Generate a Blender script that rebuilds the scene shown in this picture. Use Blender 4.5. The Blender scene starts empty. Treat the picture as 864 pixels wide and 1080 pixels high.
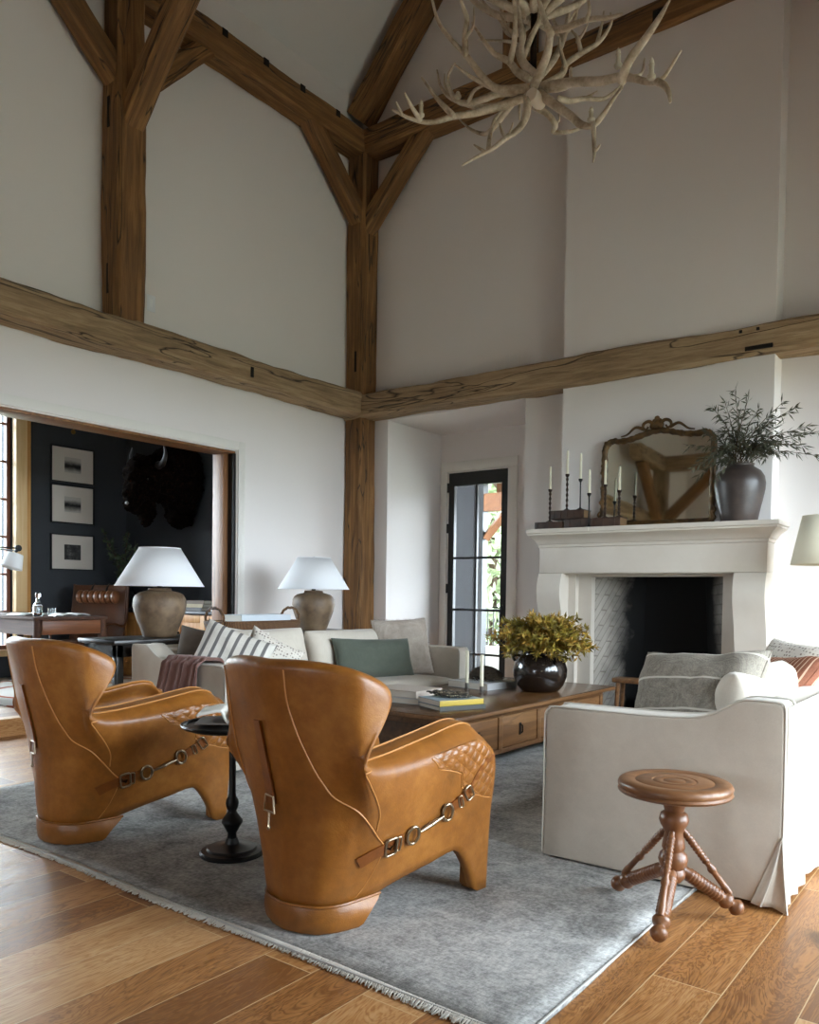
import bpy, bmesh, math, random
from mathutils import Vector, Matrix, Euler, noise
random.seed(7)
PI = math.pi
SC = bpy.context.scene
COL = SC.collection
rnd = random.uniform

# ---------------------------------------------------------------- camera maths
F, YAW, PIT, ROL, CY, EYE = 850.6, 0.64923, -0.02687, 0.013564, 649.5, 1.25
def cam_axes():
    c, s = math.cos(YAW), math.sin(YAW)
    right, fwd, up = Vector((c, s, 0)), Vector((-s, c, 0)), Vector((0, 0, 1))
    c, s = math.cos(PIT), math.sin(PIT)
    f2, u2 = fwd*c+up*s, up*c-fwd*s
    c, s = math.cos(ROL), math.sin(ROL)
    return right*c+u2*s, u2*c-right*s, f2
RX, UP, FW = cam_axes()
def at(px, py, ax, val):
    """The point where the photo's pixel (864x1080 frame) meets the plane axis ax = val."""
    d = RX*((px-432)/F) - UP*((py-CY)/F) + FW
    c = Vector((0, 0, EYE))
    return c + d*((val-c[ax])/d[ax])

# ---------------------------------------------------------------- colour and materials
def lin(h):
    h = h.lstrip('#'); o = []
    for i in (0, 2, 4):
        c = int(h[i:i+2], 16)/255
        o.append(c/12.92 if c <= .04045 else ((c+.055)/1.055)**2.4)
    return (*o, 1)
class N:
    def __init__(s, name):
        s.m = bpy.data.materials.new(name); s.m.use_nodes = True
        s.t = s.m.node_tree; s.n = s.t.nodes; s.l = s.t.links
        s.b = s.n['Principled BSDF']; s.out = s.n['Material Output']
    def add(s, typ, **kw):
        n = s.n.new(typ)
        for k, v in kw.items(): setattr(n, k, v)
        return n
    def link(s, a, b): s.l.new(a, b)
    def coord(s, scale=(1, 1, 1), rot=(0, 0, 0), loc=(0, 0, 0), kind='Object'):
        c = s.add('ShaderNodeTexCoord'); m = s.add('ShaderNodeMapping')
        m.inputs['Scale'].default_value = scale; m.inputs['Rotation'].default_value = rot; m.inputs['Location'].default_value = loc
        s.link(c.outputs[kind], m.inputs['Vector']); return m.outputs['Vector']
    def noise(s, vec, scale, detail=4, rough=.55, dist=0):
        n = s.add('ShaderNodeTexNoise'); n.inputs['Scale'].default_value = scale; n.inputs['Detail'].default_value = detail
        n.inputs['Roughness'].default_value = rough; n.inputs['Distortion'].default_value = dist
        s.link(vec, n.inputs['Vector']); return n.outputs['Fac']
    def ramp(s, fac, stops, interp='LINEAR'):
        r = s.add('ShaderNodeValToRGB'); r.color_ramp.interpolation = interp
        e = r.color_ramp.elements
        while len(e) < len(stops): e.new(.5)
        for el, (p, c) in zip(e, stops):
            el.position = p; el.color = lin(c) if isinstance(c, str) else (c, c, c, 1)
        s.link(fac, r.inputs['Fac']); return r.outputs['Color']
    def mix(s, fac, a, b, mode='MIX'):
        m = s.add('ShaderNodeMix', data_type='RGBA', blend_type=mode)
        for sock, v in ((m.inputs[0], fac), (m.inputs[6], a), (m.inputs[7], b)):
            if hasattr(v, 'links'): s.link(v, sock)
            elif isinstance(v, str): sock.default_value = lin(v)
            else: sock.default_value = v
        return m.outputs[2]
    def math(s, op, a, b=0):
        m = s.add('ShaderNodeMath', operation=op)
        for sock, v in ((m.inputs[0], a), (m.inputs[1], b)):
            if hasattr(v, 'links'): s.link(v, sock)
            else: sock.default_value = v
        return m.outputs[0]
    def base(s, v):
        if hasattr(v, 'links'): s.link(v, s.b.inputs['Base Color'])
        else: s.b.inputs['Base Color'].default_value = lin(v)
    def rough(s, v):
        if hasattr(v, 'links'): s.link(v, s.b.inputs['Roughness'])
        else: s.b.inputs['Roughness'].default_value = v
    def bump(s, h, strength=.3, dist=.01):
        b = s.add('ShaderNodeBump'); b.inputs['Strength'].default_value = strength; b.inputs['Distance'].default_value = dist
        s.link(h, b.inputs['Height']); s.link(b.outputs['Normal'], s.b.inputs['Normal'])
def mat_plain(name, c, rough=.6, metal=0, c2=None, ns=8, bump=0, bs=40, bd=.005, spec=None, sheen=0, coat=0):
    k = N(name)
    if c2: k.base(k.ramp(k.noise(k.coord(), ns, 5), [(.3, c), (.7, c2)]))
    else: k.base(c)
    k.rough(rough); k.b.inputs['Metallic'].default_value = metal
    if spec is not None: k.b.inputs['Specular IOR Level'].default_value = spec
    if sheen: k.b.inputs['Sheen Weight'].default_value = sheen
    if coat: k.b.inputs['Coat Weight'].default_value = coat; k.b.inputs['Coat Roughness'].default_value = .12
    if bump: k.bump(k.noise(k.coord(), bs, 4), bump, bd)
    return k.m
def mat_wood(name, cs, rough=.5, axis=0, grain=18, stretch=.06, bump=.25, crack=0, big=1.2):
    """long grain along the object's own axis"""
    k = N(name); sc = [1, 1, 1]; sc[axis] = stretch
    v = k.coord(tuple(sc))
    n1 = k.noise(v, grain, 8, .65, .6); n2 = k.noise(k.coord(tuple(.6 if i == axis else 1 for i in range(3))), big, 4)
    f = k.math('ADD', k.math('MULTIPLY', n1, .65), k.math('MULTIPLY', n2, .35))
    col = k.ramp(f, [(.3, cs[0]), (.5, cs[1]), (.68, cs[2])])
    h = n1
    if crack:
        cr = k.noise(k.coord(tuple(.1 if i == axis else 1.3 for i in range(3)), loc=(3, 1, 2)), 3.2, 3, .5, .8)
        line = k.ramp(k.math('ABSOLUTE', k.math('SUBTRACT', cr, .5)), [(0, 0.0), (.012, 1.0)])
        col = k.mix(k.math('MULTIPLY', k.math('SUBTRACT', 1, line), crack), col, cs[3] if len(cs) > 3 else '1a1009')
        h = k.math('ADD', n1, k.math('MULTIPLY', line, .6))
    k.base(col); k.rough(rough); k.bump(h, bump, .012)
    return k.m
def mat_cloth(name, c, c2=None, rough=.9, weave=260, bump=.25, slub=0, wr=.0):
    k = N(name); v = k.coord()
    n = k.noise(k.coord((1, 1, 1)), 5, 5)
    a = k.noise(k.coord((weave*.08, weave, weave*.08)), 1, 2); b_ = k.noise(k.coord((weave, weave*.08, weave)), 1, 2)
    w = k.math('ADD', k.math('MULTIPLY', a, .5), k.math('MULTIPLY', b_, .5))
    f = k.math('ADD', k.math('MULTIPLY', n, .45), k.math('MULTIPLY', w, .55))
    k.base(k.ramp(f, [(.34, c), (.64, c2 or c)])); k.rough(rough)
    k.b.inputs['Sheen Weight'].default_value = .15; k.b.inputs['Specular IOR Level'].default_value = .2
    h = w
    if wr: h = k.math('ADD', k.math('MULTIPLY', w, .25), k.math('MULTIPLY', k.noise(v, 6, 4, .5, 1.5), wr))
    k.bump(h, bump, .006)
    return k.m

# ---------------------------------------------------------------- mesh building
def bm_new(): return bmesh.new()
def bx(bm, x0, x1, y0, y1, z0, z1, bev=0, seg=2, M=None):
    vs = [bm.verts.new((x, y, z)) for x in (x0, x1) for y in (y0, y1) for z in (z0, z1)]
    fs = [bm.faces.new([vs[i] for i in q]) for q in ((0, 1, 3, 2), (4, 6, 7, 5), (0, 4, 5, 1), (2, 3, 7, 6), (0, 2, 6, 4), (1, 5, 7, 3))]
    if bev:
        es = {e for f in fs for e in f.edges}
        r = bmesh.ops.bevel(bm, geom=list(es), offset=bev, segments=seg, profile=.5, affect='EDGES')
        vs = list({v for f in r['faces'] for v in f.verts} | {v for v in vs if v.is_valid})
    if M is not None: bmesh.ops.transform(bm, matrix=M, verts=[v for v in vs if v.is_valid])
    return vs
def frame_of(t, up=Vector((0, 0, 1))):
    t = t.normalized()
    if abs(t.dot(up)) > .98: up = Vector((1, 0, 0)) if abs(t.x) < .9 else Vector((0, 1, 0))
    a = up.cross(t).normalized(); return a, t.cross(a).normalized()
def tube(bm, pts, rad, n=8, cap=True, flat=1.0):
    pts = [Vector(p) for p in pts]; rings = []
    if not hasattr(rad, '__len__'): rad = [rad]*len(pts)
    a = None
    for i, p in enumerate(pts):
        t = pts[min(i+1, len(pts)-1)] - pts[max(i-1, 0)]
        if t.length < 1e-9: t = Vector((0, 0, 1))
        t.normalize()
        if a is None: a, b = frame_of(t)
        else:
            a = (a - t*a.dot(t))
            a = a.normalized() if a.length > 1e-6 else frame_of(t)[0]
            b = t.cross(a)
        rings.append([bm.verts.new(p + (a*math.cos(2*PI*k/n) + b*math.sin(2*PI*k/n)*flat)*rad[i]) for k in range(n)])
    for r0, r1 in zip(rings, rings[1:]):
        for k in range(n): bm.faces.new((r0[k], r0[(k+1) % n], r1[(k+1) % n], r1[k]))
    if cap:
        bm.faces.new(rings[0][::-1]); bm.faces.new(rings[-1])
    return rings
def lathe(bm, prof, n=32, c=(0, 0, 0), cap0=True, cap1=True, sx=1, sy=1):
    rings = [[bm.verts.new((c[0]+r*math.cos(2*PI*k/n)*sx, c[1]+r*math.sin(2*PI*k/n)*sy, c[2]+z)) for k in range(n)] for r, z in prof]
    for r0, r1 in zip(rings, rings[1:]):
        for k in range(n): bm.faces.new((r0[k], r0[(k+1) % n], r1[(k+1) % n], r1[k]))
    if cap0: bm.faces.new(rings[0][::-1])
    if cap1: bm.faces.new(rings[-1])
    return rings
def lathe_axis(bm, prof, p0, p1, n=16):
    """turned profile [(r, t in 0..1)] along the line p0 -> p1"""
    p0, p1 = Vector(p0), Vector(p1); a, b = frame_of(p1-p0)
    rings = [[bm.verts.new(p0.lerp(p1, t)+(a*math.cos(2*PI*k/n)+b*math.sin(2*PI*k/n))*r) for k in range(n)] for r, t in prof]
    for r0, r1 in zip(rings, rings[1:]):
        for k in range(n): bm.faces.new((r0[k], r0[(k+1) % n], r1[(k+1) % n], r1[k]))
    bm.faces.new(rings[0][::-1]); bm.faces.new(rings[-1])
def prism(bm, poly, ax, a, b, bev=0, seg=2):
    """extrude a 2D polygon along axis ax from a to b; the polygon lives in the other two axes in xyz order"""
    def P(q, w):
        l = list(q); l.insert(ax, w); return l
    A = [bm.verts.new(P(q, a)) for q in poly]; B = [bm.verts.new(P(q, b)) for q in poly]
    fs = [bm.faces.new(A), bm.faces.new(B[::-1])]
    n = len(poly); side = []
    for i in range(n): side.append(bm.faces.new((A[i], B[i], B[(i+1) % n], A[(i+1) % n])))
    bmesh.ops.recalc_face_normals(bm, faces=fs+side)
    if bev:
        es = list({e for f in fs for e in f.edges})
        bmesh.ops.bevel(bm, geom=es, offset=bev, segments=seg, profile=.5, affect='EDGES')
def grid(bm, fn, nu, nv, cu=False, cv=False, flip=False):
    """fn(u,v) with u,v in 0..1"""
    mu, mv = (nu if cu else nu+1), (nv if cv else nv+1)
    V = [[bm.verts.new(fn(i/nu, j/nv)) for j in range(mv)] for i in range(mu)]
    for i in range(nu):
        for j in range(nv):
            q = (V[i][j], V[(i+1) % mu][j], V[(i+1) % mu][(j+1) % mv], V[i][(j+1) % mv])
            bm.faces.new(q[::-1] if flip else q)
    return V
def sphere(bm, c, r, nu=14, nv=8, s=(1, 1, 1)):
    c = Vector(c)
    bmesh.ops.create_uvsphere(bm, u_segments=nu, v_segments=nv, radius=r, matrix=Matrix.Translation(c) @ Matrix.Diagonal((*s, 1)))
def obj(name, bm, m=None, parent=None, smooth=35, loc=(0, 0, 0), rot=(0, 0, 0), recalc=True):
    if recalc: bmesh.ops.recalc_face_normals(bm, faces=bm.faces)
    me = bpy.data.meshes.new(name); bm.to_mesh(me); bm.free()
    if smooth:
        me.polygons.foreach_set('use_smooth', [True]*len(me.polygons))
        if smooth < 180: me.set_sharp_from_angle(angle=math.radians(smooth))
    if m is not None: me.materials.append(m)
    o = bpy.data.objects.new(name, me); COL.objects.link(o)
    o.location = loc; o.rotation_euler = rot
    if parent is not None: o.parent = parent
    return o
def thing(name, label, cat, loc=(0, 0, 0), rotz=0, group=None, rot=None):
    o = bpy.data.objects.new(name, None); COL.objects.link(o); o.empty_display_size = .1
    o.location = loc; o.rotation_euler = rot or (0, 0, rotz); o['label'] = label; o['category'] = cat
    if group: o['group'] = group
    return o
def tag(o, label, cat, group=None, kind=None):
    o['label'] = label; o['category'] = cat
    if group: o['group'] = group
    if kind: o['kind'] = kind
    return o
def struct(name, bm, m, smooth=35, **kw):
    o = obj(name, bm, m, smooth=smooth, **kw); o['kind'] = 'structure'; return o
def dup(root, loc=None, rotz=None, label=None, rot=None):
    r = root.copy(); COL.objects.link(r)
    if loc is not None: r.location = loc
    if rotz is not None: r.rotation_euler = (0, 0, rotz)
    if rot is not None: r.rotation_euler = rot
    if label: r['label'] = label
    for ch in list(root.children):
        c = ch.copy(); COL.objects.link(c); c.parent = r
        for g in list(ch.children):
            d = g.copy(); COL.objects.link(d); d.parent = c
    return r
def cr(p, t):
    """Catmull-Rom through a list of Vectors, t in 0..len-1"""
    n = len(p); i = min(int(t), n-2); f = t-i
    p0, p1, p2, p3 = p[max(i-1, 0)], p[i], p[i+1], p[min(i+2, n-1)]
    if i == 0: p0 = p1*2-p2
    if i == n-2: p3 = p2*2-p1
    return p1 + ((p2-p0) + ((p0*2-p1*5+p2*4-p3) + (p1*3-p0-p2*3+p3)*f)*f)*(.5*f)
def smooth_path(pts, n):
    pts = [Vector(p) for p in pts]
    return [cr(pts, (len(pts)-1)*i/n) for i in range(n+1)]
# ================================================================= camera
cam = bpy.data.cameras.new('camera'); camo = bpy.data.objects.new('camera', cam); COL.objects.link(camo)
cam.sensor_fit = 'VERTICAL'; cam.sensor_height = 36; cam.lens = F/1080*36
cam.shift_y = (CY-540)/1080; cam.clip_start = .05; cam.clip_end = 400
camo.matrix_world = Matrix(((RX.x, UP.x, -FW.x, 0), (RX.y, UP.y, -FW.y, 0), (RX.z, UP.z, -FW.z, EYE), (0, 0, 0, 1)))
SC.camera = camo

# ================================================================= materials of the shell
def plaster(name, c, c2):
    k = N(name); k.base(k.ramp(k.noise(k.coord(), .7, 3), [(.3, c), (.7, c2)])); k.rough(.85)
    k.b.inputs['Specular IOR Level'].default_value = .25
    k.bump(k.noise(k.coord(), 60, 3), .06, .004); return k.m
M_wall = plaster('white_plaster', 'e3dedb', 'e0dbd8')
M_ceil = plaster('ceiling_plaster', 'dad8d6', 'd7d5d3')
M_trim = mat_plain('white_trim_paint', 'dedbd5', .5)
M_dark = plaster('charcoal_paint', '383b3f', '3e4145')
M_timber = mat_wood('aged_oak_timber', ['3f2a17', '7a552f', 'a67d4d', '160d06'], .75, 0, 22, .06, 1.0, .95)
M_timberg = mat_wood('weathered_oak_beam', ['5c4a33', '957c5e', 'b9a180', '1c1209'], .82, 0, 24, .07, 1.0, .95)
M_black = mat_plain('black_steel', '0b0b0b', .45)
def floor_mat():
    k = N('oak_plank_floor')
    v = k.coord((1, 1, 1), (0, 0, PI/2), (0, -.83+.2215*20, 0))
    def brick(mort, c1, c2, cm):
        b = k.add('ShaderNodeTexBrick'); b.offset = .37; b.offset_frequency = 2; b.squash = 1
        b.inputs['Scale'].default_value = 1; b.inputs['Brick Width'].default_value = 1.9; b.inputs['Row Height'].default_value = .2215
        b.inputs['Mortar Size'].default_value = mort; b.inputs['Mortar Smooth'].default_value = .3; b.inputs['Bias'].default_value = 0
        b.inputs['Color1'].default_value = c1; b.inputs['Color2'].default_value = c2; b.inputs['Mortar'].default_value = cm
        k.link(v, b.inputs['Vector']); return b
    bk = brick(.0022, (0, 0, 0, 1), (1, 1, 1, 1), (.5, .5, .5, 1))
    sep = k.add('ShaderNodeSeparateColor'); k.link(bk.outputs['Color'], sep.inputs[0]); rv = sep.outputs[0]
    # grain, shifted per plank
    cx = k.add('ShaderNodeCombineXYZ'); k.link(k.math('MULTIPLY', rv, 37), cx.inputs[2])
    va = k.add('ShaderNodeVectorMath', operation='ADD'); k.link(k.coord((1, .07, 1)), va.inputs[0]); k.link(cx.outputs[0], va.inputs[1])
    g1 = k.noise(va.outputs[0], 26, 8, .62, 1.2)
    vb = k.add('ShaderNodeVectorMath', operation='ADD'); k.link(k.coord((1, .22, 1)), vb.inputs[0]); k.link(cx.outputs[0], vb.inputs[1])
    g2 = k.noise(vb.outputs[0], 4.5, 4, .6, 2.5)
    rings = k.math('ABSOLUTE', k.math('SINE', k.math('MULTIPLY', g2, 46)))
    f = k.math('ADD', k.math('MULTIPLY', g1, .55), k.math('MULTIPLY', rings, .2))
    f = k.math('ADD', f, k.math('MULTIPLY', k.math('SUBTRACT', rv, .5), .46))
    col = k.ramp(f, [(.2, '7d502a'), (.42, 'a87442'), (.62, 'c19463'), (.85, 'd6b286')])
    kn = k.noise(k.coord((1, .6, 1), loc=(5, 2, 0)), 2.6, 2)
    col = k.mix(k.ramp(kn, [(.71, 0.0), (.76, .75)]), col, '4a2c12')
    col = k.mix(bk.outputs['Fac'], col, 'c9ab80')
    k.base(col)
    k.rough(k.ramp(g1, [(.3, .34), (.7, .48)]))
    k.b.inputs['Specular IOR Level'].default_value = .4
    k.bump(k.math('SUBTRACT', k.math('MULTIPLY', g1, .4), bk.outputs['Fac']), .12, .003)
    return k.m
M_floor = floor_mat()

# ================================================================= floor, walls, ceiling
XL, YF, XR, YB = -6.5, 7.5, 1.5, -5.0         # left wall, fireplace wall, window wall, rear wall
RIDX, CZ0, CSL = -2.5, 7.15, 1.11             # ridge line, ceiling height at the left wall, slope
b = bm_new(); bx(b, XL-.3, XR+.3, YB-.3, 8.75, -.2, 0); struct('floor', b, M_floor)
b = bm_new(); bx(b, -10.3, XL-.3, .7, 6.95, -.05, .15); struct('floor_office', b, M_floor)

def wall_cells(b, ax, c0, c1, us, zs, holes):
    """a wall slab between c0..c1 on axis ax with rectangular holes (u0,u1,z0,z1)"""
    us = sorted(set(us) | {h[0] for h in holes} | {h[1] for h in holes})
    zs = sorted(set(zs) | {h[2] for h in holes} | {h[3] for h in holes})
    def solid(i, j):
        if not (0 <= i < len(us)-1 and 0 <= j < len(zs)-1): return False
        u, z = (us[i]+us[i+1])/2, (zs[j]+zs[j+1])/2
        return not any(h[0] < u < h[1] and h[2] < z < h[3] for h in holes)
    cache = {}
    def V(c, u, z):
        key = (c, u, z)
        if key not in cache: cache[key] = b.verts.new((c, u, z) if ax == 0 else (u, c, z))
        return cache[key]
    for i in range(len(us)-1):
        for j in range(len(zs)-1):
            if not solid(i, j): continue
            u0, u1, z0, z1 = us[i], us[i+1], zs[j], zs[j+1]
            b.faces.new((V(c0, u0, z0), V(c0, u1, z0), V(c0, u1, z1), V(c0, u0, z1)))
            b.faces.new((V(c1, u0, z0), V(c1, u0, z1), V(c1, u1, z1), V(c1, u1, z0)))
            for di, dj, p, q in ((-1, 0, (u0, z0), (u0, z1)), (1, 0, (u1, z0), (u1, z1)), (0, -1, (u0, z0), (u1, z0)), (0, 1, (u0, z1), (u1, z1))):
                if not solid(i+di, j+dj): b.faces.new((V(c0, *p), V(c0, *q), V(c1, *q), V(c1, *p)))
OPEN = (1.2, 5.575, -.2, 2.70)
b = bm_new(); wall_cells(b, 0, XL-.28, XL, [YB-.28, YF+.28], [-.2, 7.4], [OPEN]); struct('wall_left', b, M_wall)
NICHE = (-6.05, -4.20, -.2, 3.31)
b = bm_new(); wall_cells(b, 1, YF, YF+.14, [XL, XR], [-.2, 11.9], [NICHE, (-3.5, -2.0, -.2, 1.6)]); struct('wall_fireplace', b, M_wall)
b = bm_new()
wall_cells(b, 1, 8.6, 8.74, [NICHE[0]-.14, NICHE[1]+.14], [0, 3.45], [(-5.915, -5.045, 0, 2.81)])
bx(b, NICHE[0]-.14, NICHE[0], YF+.14, 8.6, 0, 3.45); bx(b, NICHE[1], NICHE[1]+.14, YF+.14, 8.6, 0, 3.45)
bx(b, NICHE[0], NICHE[1], YF+.14, 8.6, NICHE[3], 3.45)
struct('wall_alcove', b, M_wall)
RW = [(-4.5, -3.2, .1, 3.15), (2.3, 3.0, .1, 3.15), (3.45, 4.6, .1, 3.15), (4.75, 5.9, .1, 3.15), (6.05, 7.2, .1, 3.15)]
b = bm_new(); wall_cells(b, 0, XR, XR+.28, [YB-.28, YF+.28], [-.2, 7.4], RW); struct('wall_right', b, M_wall)
BW = [(-3.1, -2.1, .9, 2.2)]
b = bm_new(); wall_cells(b, 1, YB-.28, YB, [XL, XR], [-.2, 11.9], BW); struct('wall_rear', b, M_wall)
for nm, xa, xb in (('ceiling_left', XL-.4, RIDX), ('ceiling_right', XR+.4, RIDX)):
    za, zb = CZ0-CSL*.4, CZ0+CSL*(RIDX-XL)
    b = bm_new(); prism(b, [(xa, za), (xb, zb), (xb, zb+.2), (xa, za+.2)], 1, YB-.3, YF+.3); struct(nm, b, M_ceil)
# chimney breast with the hearth opening
CYF = 7.27
b = bm_new(); wall_cells(b, 1, CYF, YF, [-3.655, -1.705], [0, 11.7], [(-3.45, -2.03, 0, 1.56)]); struct('wall_chimney_breast', b, M_wall)
# alcove ceiling line and door casing
b = bm_new()
for x0, x1, z0, z1 in ((-6.03, -5.93, 0, 2.825), (-5.03, -4.90, 0, 2.825), (-6.03, -4.90, 2.8255, 2.945)): bx(b, x0, x1, 8.572, 8.6, z0, z1, .004)
struct('trim_1', b, M_trim)
# flat white casing round the wide opening, timber jamb lining inside it
b = bm_new()
bx(b, XL-.002, XL+.02, OPEN[1]+.01, OPEN[1]+.10, 0, OPEN[3]+.10, .003); bx(b, XL-.002, XL+.02, 1.1, OPEN[1]+.01, OPEN[3]+.012, OPEN[3]+.10, .003)
struct('trim_2', b, M_trim)
M_jamb = mat_wood('stained_oak_jamb', ['4a2d17', '79502e', '94683f'], .45, 2, 26, .05, .15)
b = bm_new()
bx(b, XL-.27, XL-.10, OPEN[1]-.09, OPEN[1]-.001, .15, OPEN[3]-.02, .003); bx(b, XL-.27, XL-.02, 1.2, OPEN[1]-.002, OPEN[3]-.022, OPEN[3]-.001, .003)
struct('trim_3', b, M_jamb)
b = bm_new(); bx(b, XL-.10, XL-.012, OPEN[1]-.03, OPEN[1]-.001, .15, OPEN[3]-.022, .002); struct('trim_4', b, M_black)
for nm, args in (('baseboard_left', (XL, XL+.018, OPEN[1]+.1, YF-.28, 0, .16)), ('baseboard_chimney', (-4.2, -3.66, YF-.018, YF, 0, .16)), ('baseboard_right', (-1.70, XR, YF-.018, YF, 0, .16))):
    b = bm_new(); bx(b, *args, .004); struct(nm, b, M_trim)

# ================================================================= hewn timbers
def timber(p0, p1, w, h, mat, label, cat='beam', up=None, rough=.012, name='timber_beam', seed=0, notch=()):
    """a hewn square timber from p0 to p1; w across, h along `up`"""
    p0, p1 = Vector(p0), Vector(p1); L = (p1-p0).length; t = (p1-p0).normalized()
    up = Vector(up or ((0, 0, 1) if abs(t.z) < .9 else (0, 1, 0)))
    yv = up.cross(t).normalized(); zv = t.cross(yv)
    b = bm_new(); n = max(6, int(L/.09)); q = 5
    c = .014
    prof = []
    for s in range(4):
        a0 = [(-1, -1), (1, -1), (1, 1), (-1, 1)][s]; a1 = [(1, -1), (1, 1), (-1, 1), (-1, -1)][s]
        for k in range(q):
            f = c/max(w, h)*2 + (1-c/max(w, h)*4)*k/(q-1)
            prof.append(((a0[0]+(a1[0]-a0[0])*f)*w/2, (a0[1]+(a1[1]-a0[1])*f)*h/2))
    rings = []
    for i in range(n+1):
        x = L*i/n; r = []
        for (yy, zz) in prof:
            s = Vector((x*1.6+seed*7.3, yy*5+seed, zz*5))
            d = noise.noise(s)*rough + noise.noise(s*3.1)*rough*.5 + noise.noise(Vector((x*.5+seed, 0, seed)))*rough
            ln = math.hypot(yy, zz)
            r.append(b.verts.new((x, yy*(1+d/ln), zz*(1+d/ln))))
        rings.append(r)
    m = len(prof)
    for r0, r1 in zip(rings, rings[1:]):
        for k in range(m): b.faces.new((r0[k], r0[(k+1) % m], r1[(k+1) % m], r1[k]))
    b.faces.new(rings[0][::-1]); b.faces.new(rings[-1])
    o = obj(name, b, mat, smooth=28)
    o.matrix_world = Matrix(((t.x, yv.x, zv.x, p0.x), (t.y, yv.y, zv.y, p0.y), (t.z, yv.z, zv.z, p0.z), (0, 0, 0, 1)))
    tag(o, label, cat, kind='structure')
    for (nx, ny, nz, sx, sy, sz) in notch:     # blocks painted near-black for the shade inside old mortises and peg holes
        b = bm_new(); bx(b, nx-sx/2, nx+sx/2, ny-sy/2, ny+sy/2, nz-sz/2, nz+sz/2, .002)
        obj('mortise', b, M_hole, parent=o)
    return o
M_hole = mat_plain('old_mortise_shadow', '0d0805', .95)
B = .28
XI = XL+.285       # room-side faces
YI = YF-.295
tm = []
timber((XL+.143, YB, 3.465), (XL+.143, YI, 3.465), .285, .262, M_timberg, 'long weathered horizontal beam across the white wall above the dark office opening', rough=.028, seed=1, notch=[(10.52, -.146, -.01, .035, .012, .10)])
timber((XL+.0, YF-.148, 3.45), (XR, YF-.148, 3.425), .292, .27, M_timberg, 'weathered horizontal beam across the fireplace wall above the mirror', rough=.028, seed=2, notch=[(4.53, -.150, .085, .025, .012, .025), (4.67, -.150, .085, .025, .012, .025), (4.68, -.150, -.07, .22, .014, .035)])
timber((XL+.14, YF-.14, 0), (XL+.14, YF-.14, 6.40), B, B, M_timber, 'dark oak post standing in the corner between the two white walls', 'post', name='timber_post', seed=3,
       notch=[(3.98, .03, -.141, .24, .03, .01)])
timber((XL+.14, 4.16, 3.59), (XL+.14, 4.16, 9.0), .27, B, M_timber, 'oak post on the left wall rising from the long beam with three braces', 'post', name='timber_post', seed=4,
       notch=[(.36, -.02, -.141, .26, .035, .01), (1.78, -.02, -.141, .26, .035, .01)])
timber((XL+.14, YB, 6.51), (XL+.14, YI+.02, 6.51), B, .27, M_timber, 'upper oak plate along the top of the left wall running into the corner post', seed=5,
       notch=[(x, -.141, .085, .07, .01, .07) for x in (9.3, 10.15, 10.68, 11.2, 11.75)])
timber((XL+.0, YF-.15, 6.515), (XR, YF-.15, 6.515), .29, .27, M_timber, 'upper oak tie beam across the fireplace wall behind the antler chandelier', seed=6,
       notch=[(2.45, -.147, .02, .12, .01, .1), (3.75, -.147, -.02, .10, .01, .1), (4.35, -.147, .04, .07, .01, .07)])
d45 = Vector((0, 1, 1)).normalized()
def brace(a, b_, lbl, sd, up=None, w=.2, h=.2):
    timber(a, b_, w, h, M_timber, lbl, 'brace', up=up, name='timber_brace', seed=sd, rough=.010)
brace((XL+.14, YI+.16, 5.58), (XL+.14, 6.34, 6.53), 'short oak brace from the corner post to the left wall plate', 7)
brace((-6.40, YF-.15, 5.43), (-5.36, YF-.15, 6.52), 'short oak brace from the corner post to the tie beam over the alcove', 8)
brace((XL+.13, 4.13, 5.64), (XL+.13, 3.05, 6.62), 'oak brace leaning left from the wall post to the plate', 9)
brace((XL+.13, 4.22, 5.60), (XL+.13, 5.13, 6.55), 'short oak brace rising right from the wall post to the plate', 10)
brace((-6.30, 4.17, 5.30), (-5.05, 4.17, 6.62), 'stout oak brace springing out from the wall post toward the room', 11, w=.21, h=.2)
timber((XL, 4.16, 6.66), (XR, 4.16, 6.66), .27, .28, M_timber, 'oak cross tie spanning the room above the armchairs', seed=12)
timber((-6.42, YF-.15, 6.86), (-2.7, YF-.15, 6.86+3.72*CSL), .29, .27, M_timber, 'dark oak rafter climbing the gable from the corner post', name='timber_rafter', seed=13)
timber((-4.25, YF-.15, 6.63), (-4.25, YF-.15, 9.2), .3, .27, M_timber, 'upright oak strut on the tie beam behind the antler chandelier', 'post', name='timber_post', seed=14)
# the loft frame at the camera end of the room (seen in the mirror)
LFX, LFY = -6.1, -2.2
timber((LFX, LFY, 0), (LFX, LFY, 4.45), .28, .28, M_timberg, 'oak loft post at the camera end of the room, seen in the mirror', 'post', name='timber_post', seed=15)
timber((LFX-.14, LFY, 4.6), (XR, LFY, 4.6), .26, .30, M_timberg, 'oak loft beam across the camera end of the room, seen in the mirror', seed=16)
timber((LFX, LFY+.14, 4.6), (LFX, -.75, 4.6), .26, .30, M_timberg, 'short oak loft beam running forward from the loft post, seen in the mirror', seed=20)
brace((LFX+.08, LFY, 3.36), (LFX+1.2, LFY, 4.48), 'right hand oak brace of the loft post in the mirror', 17, w=.2, h=.22)
brace((LFX, LFY+.1, 3.40), (LFX, LFY+1.15, 4.48), 'left hand oak brace of the loft post in the mirror', 18, w=.2, h=.2)

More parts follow.
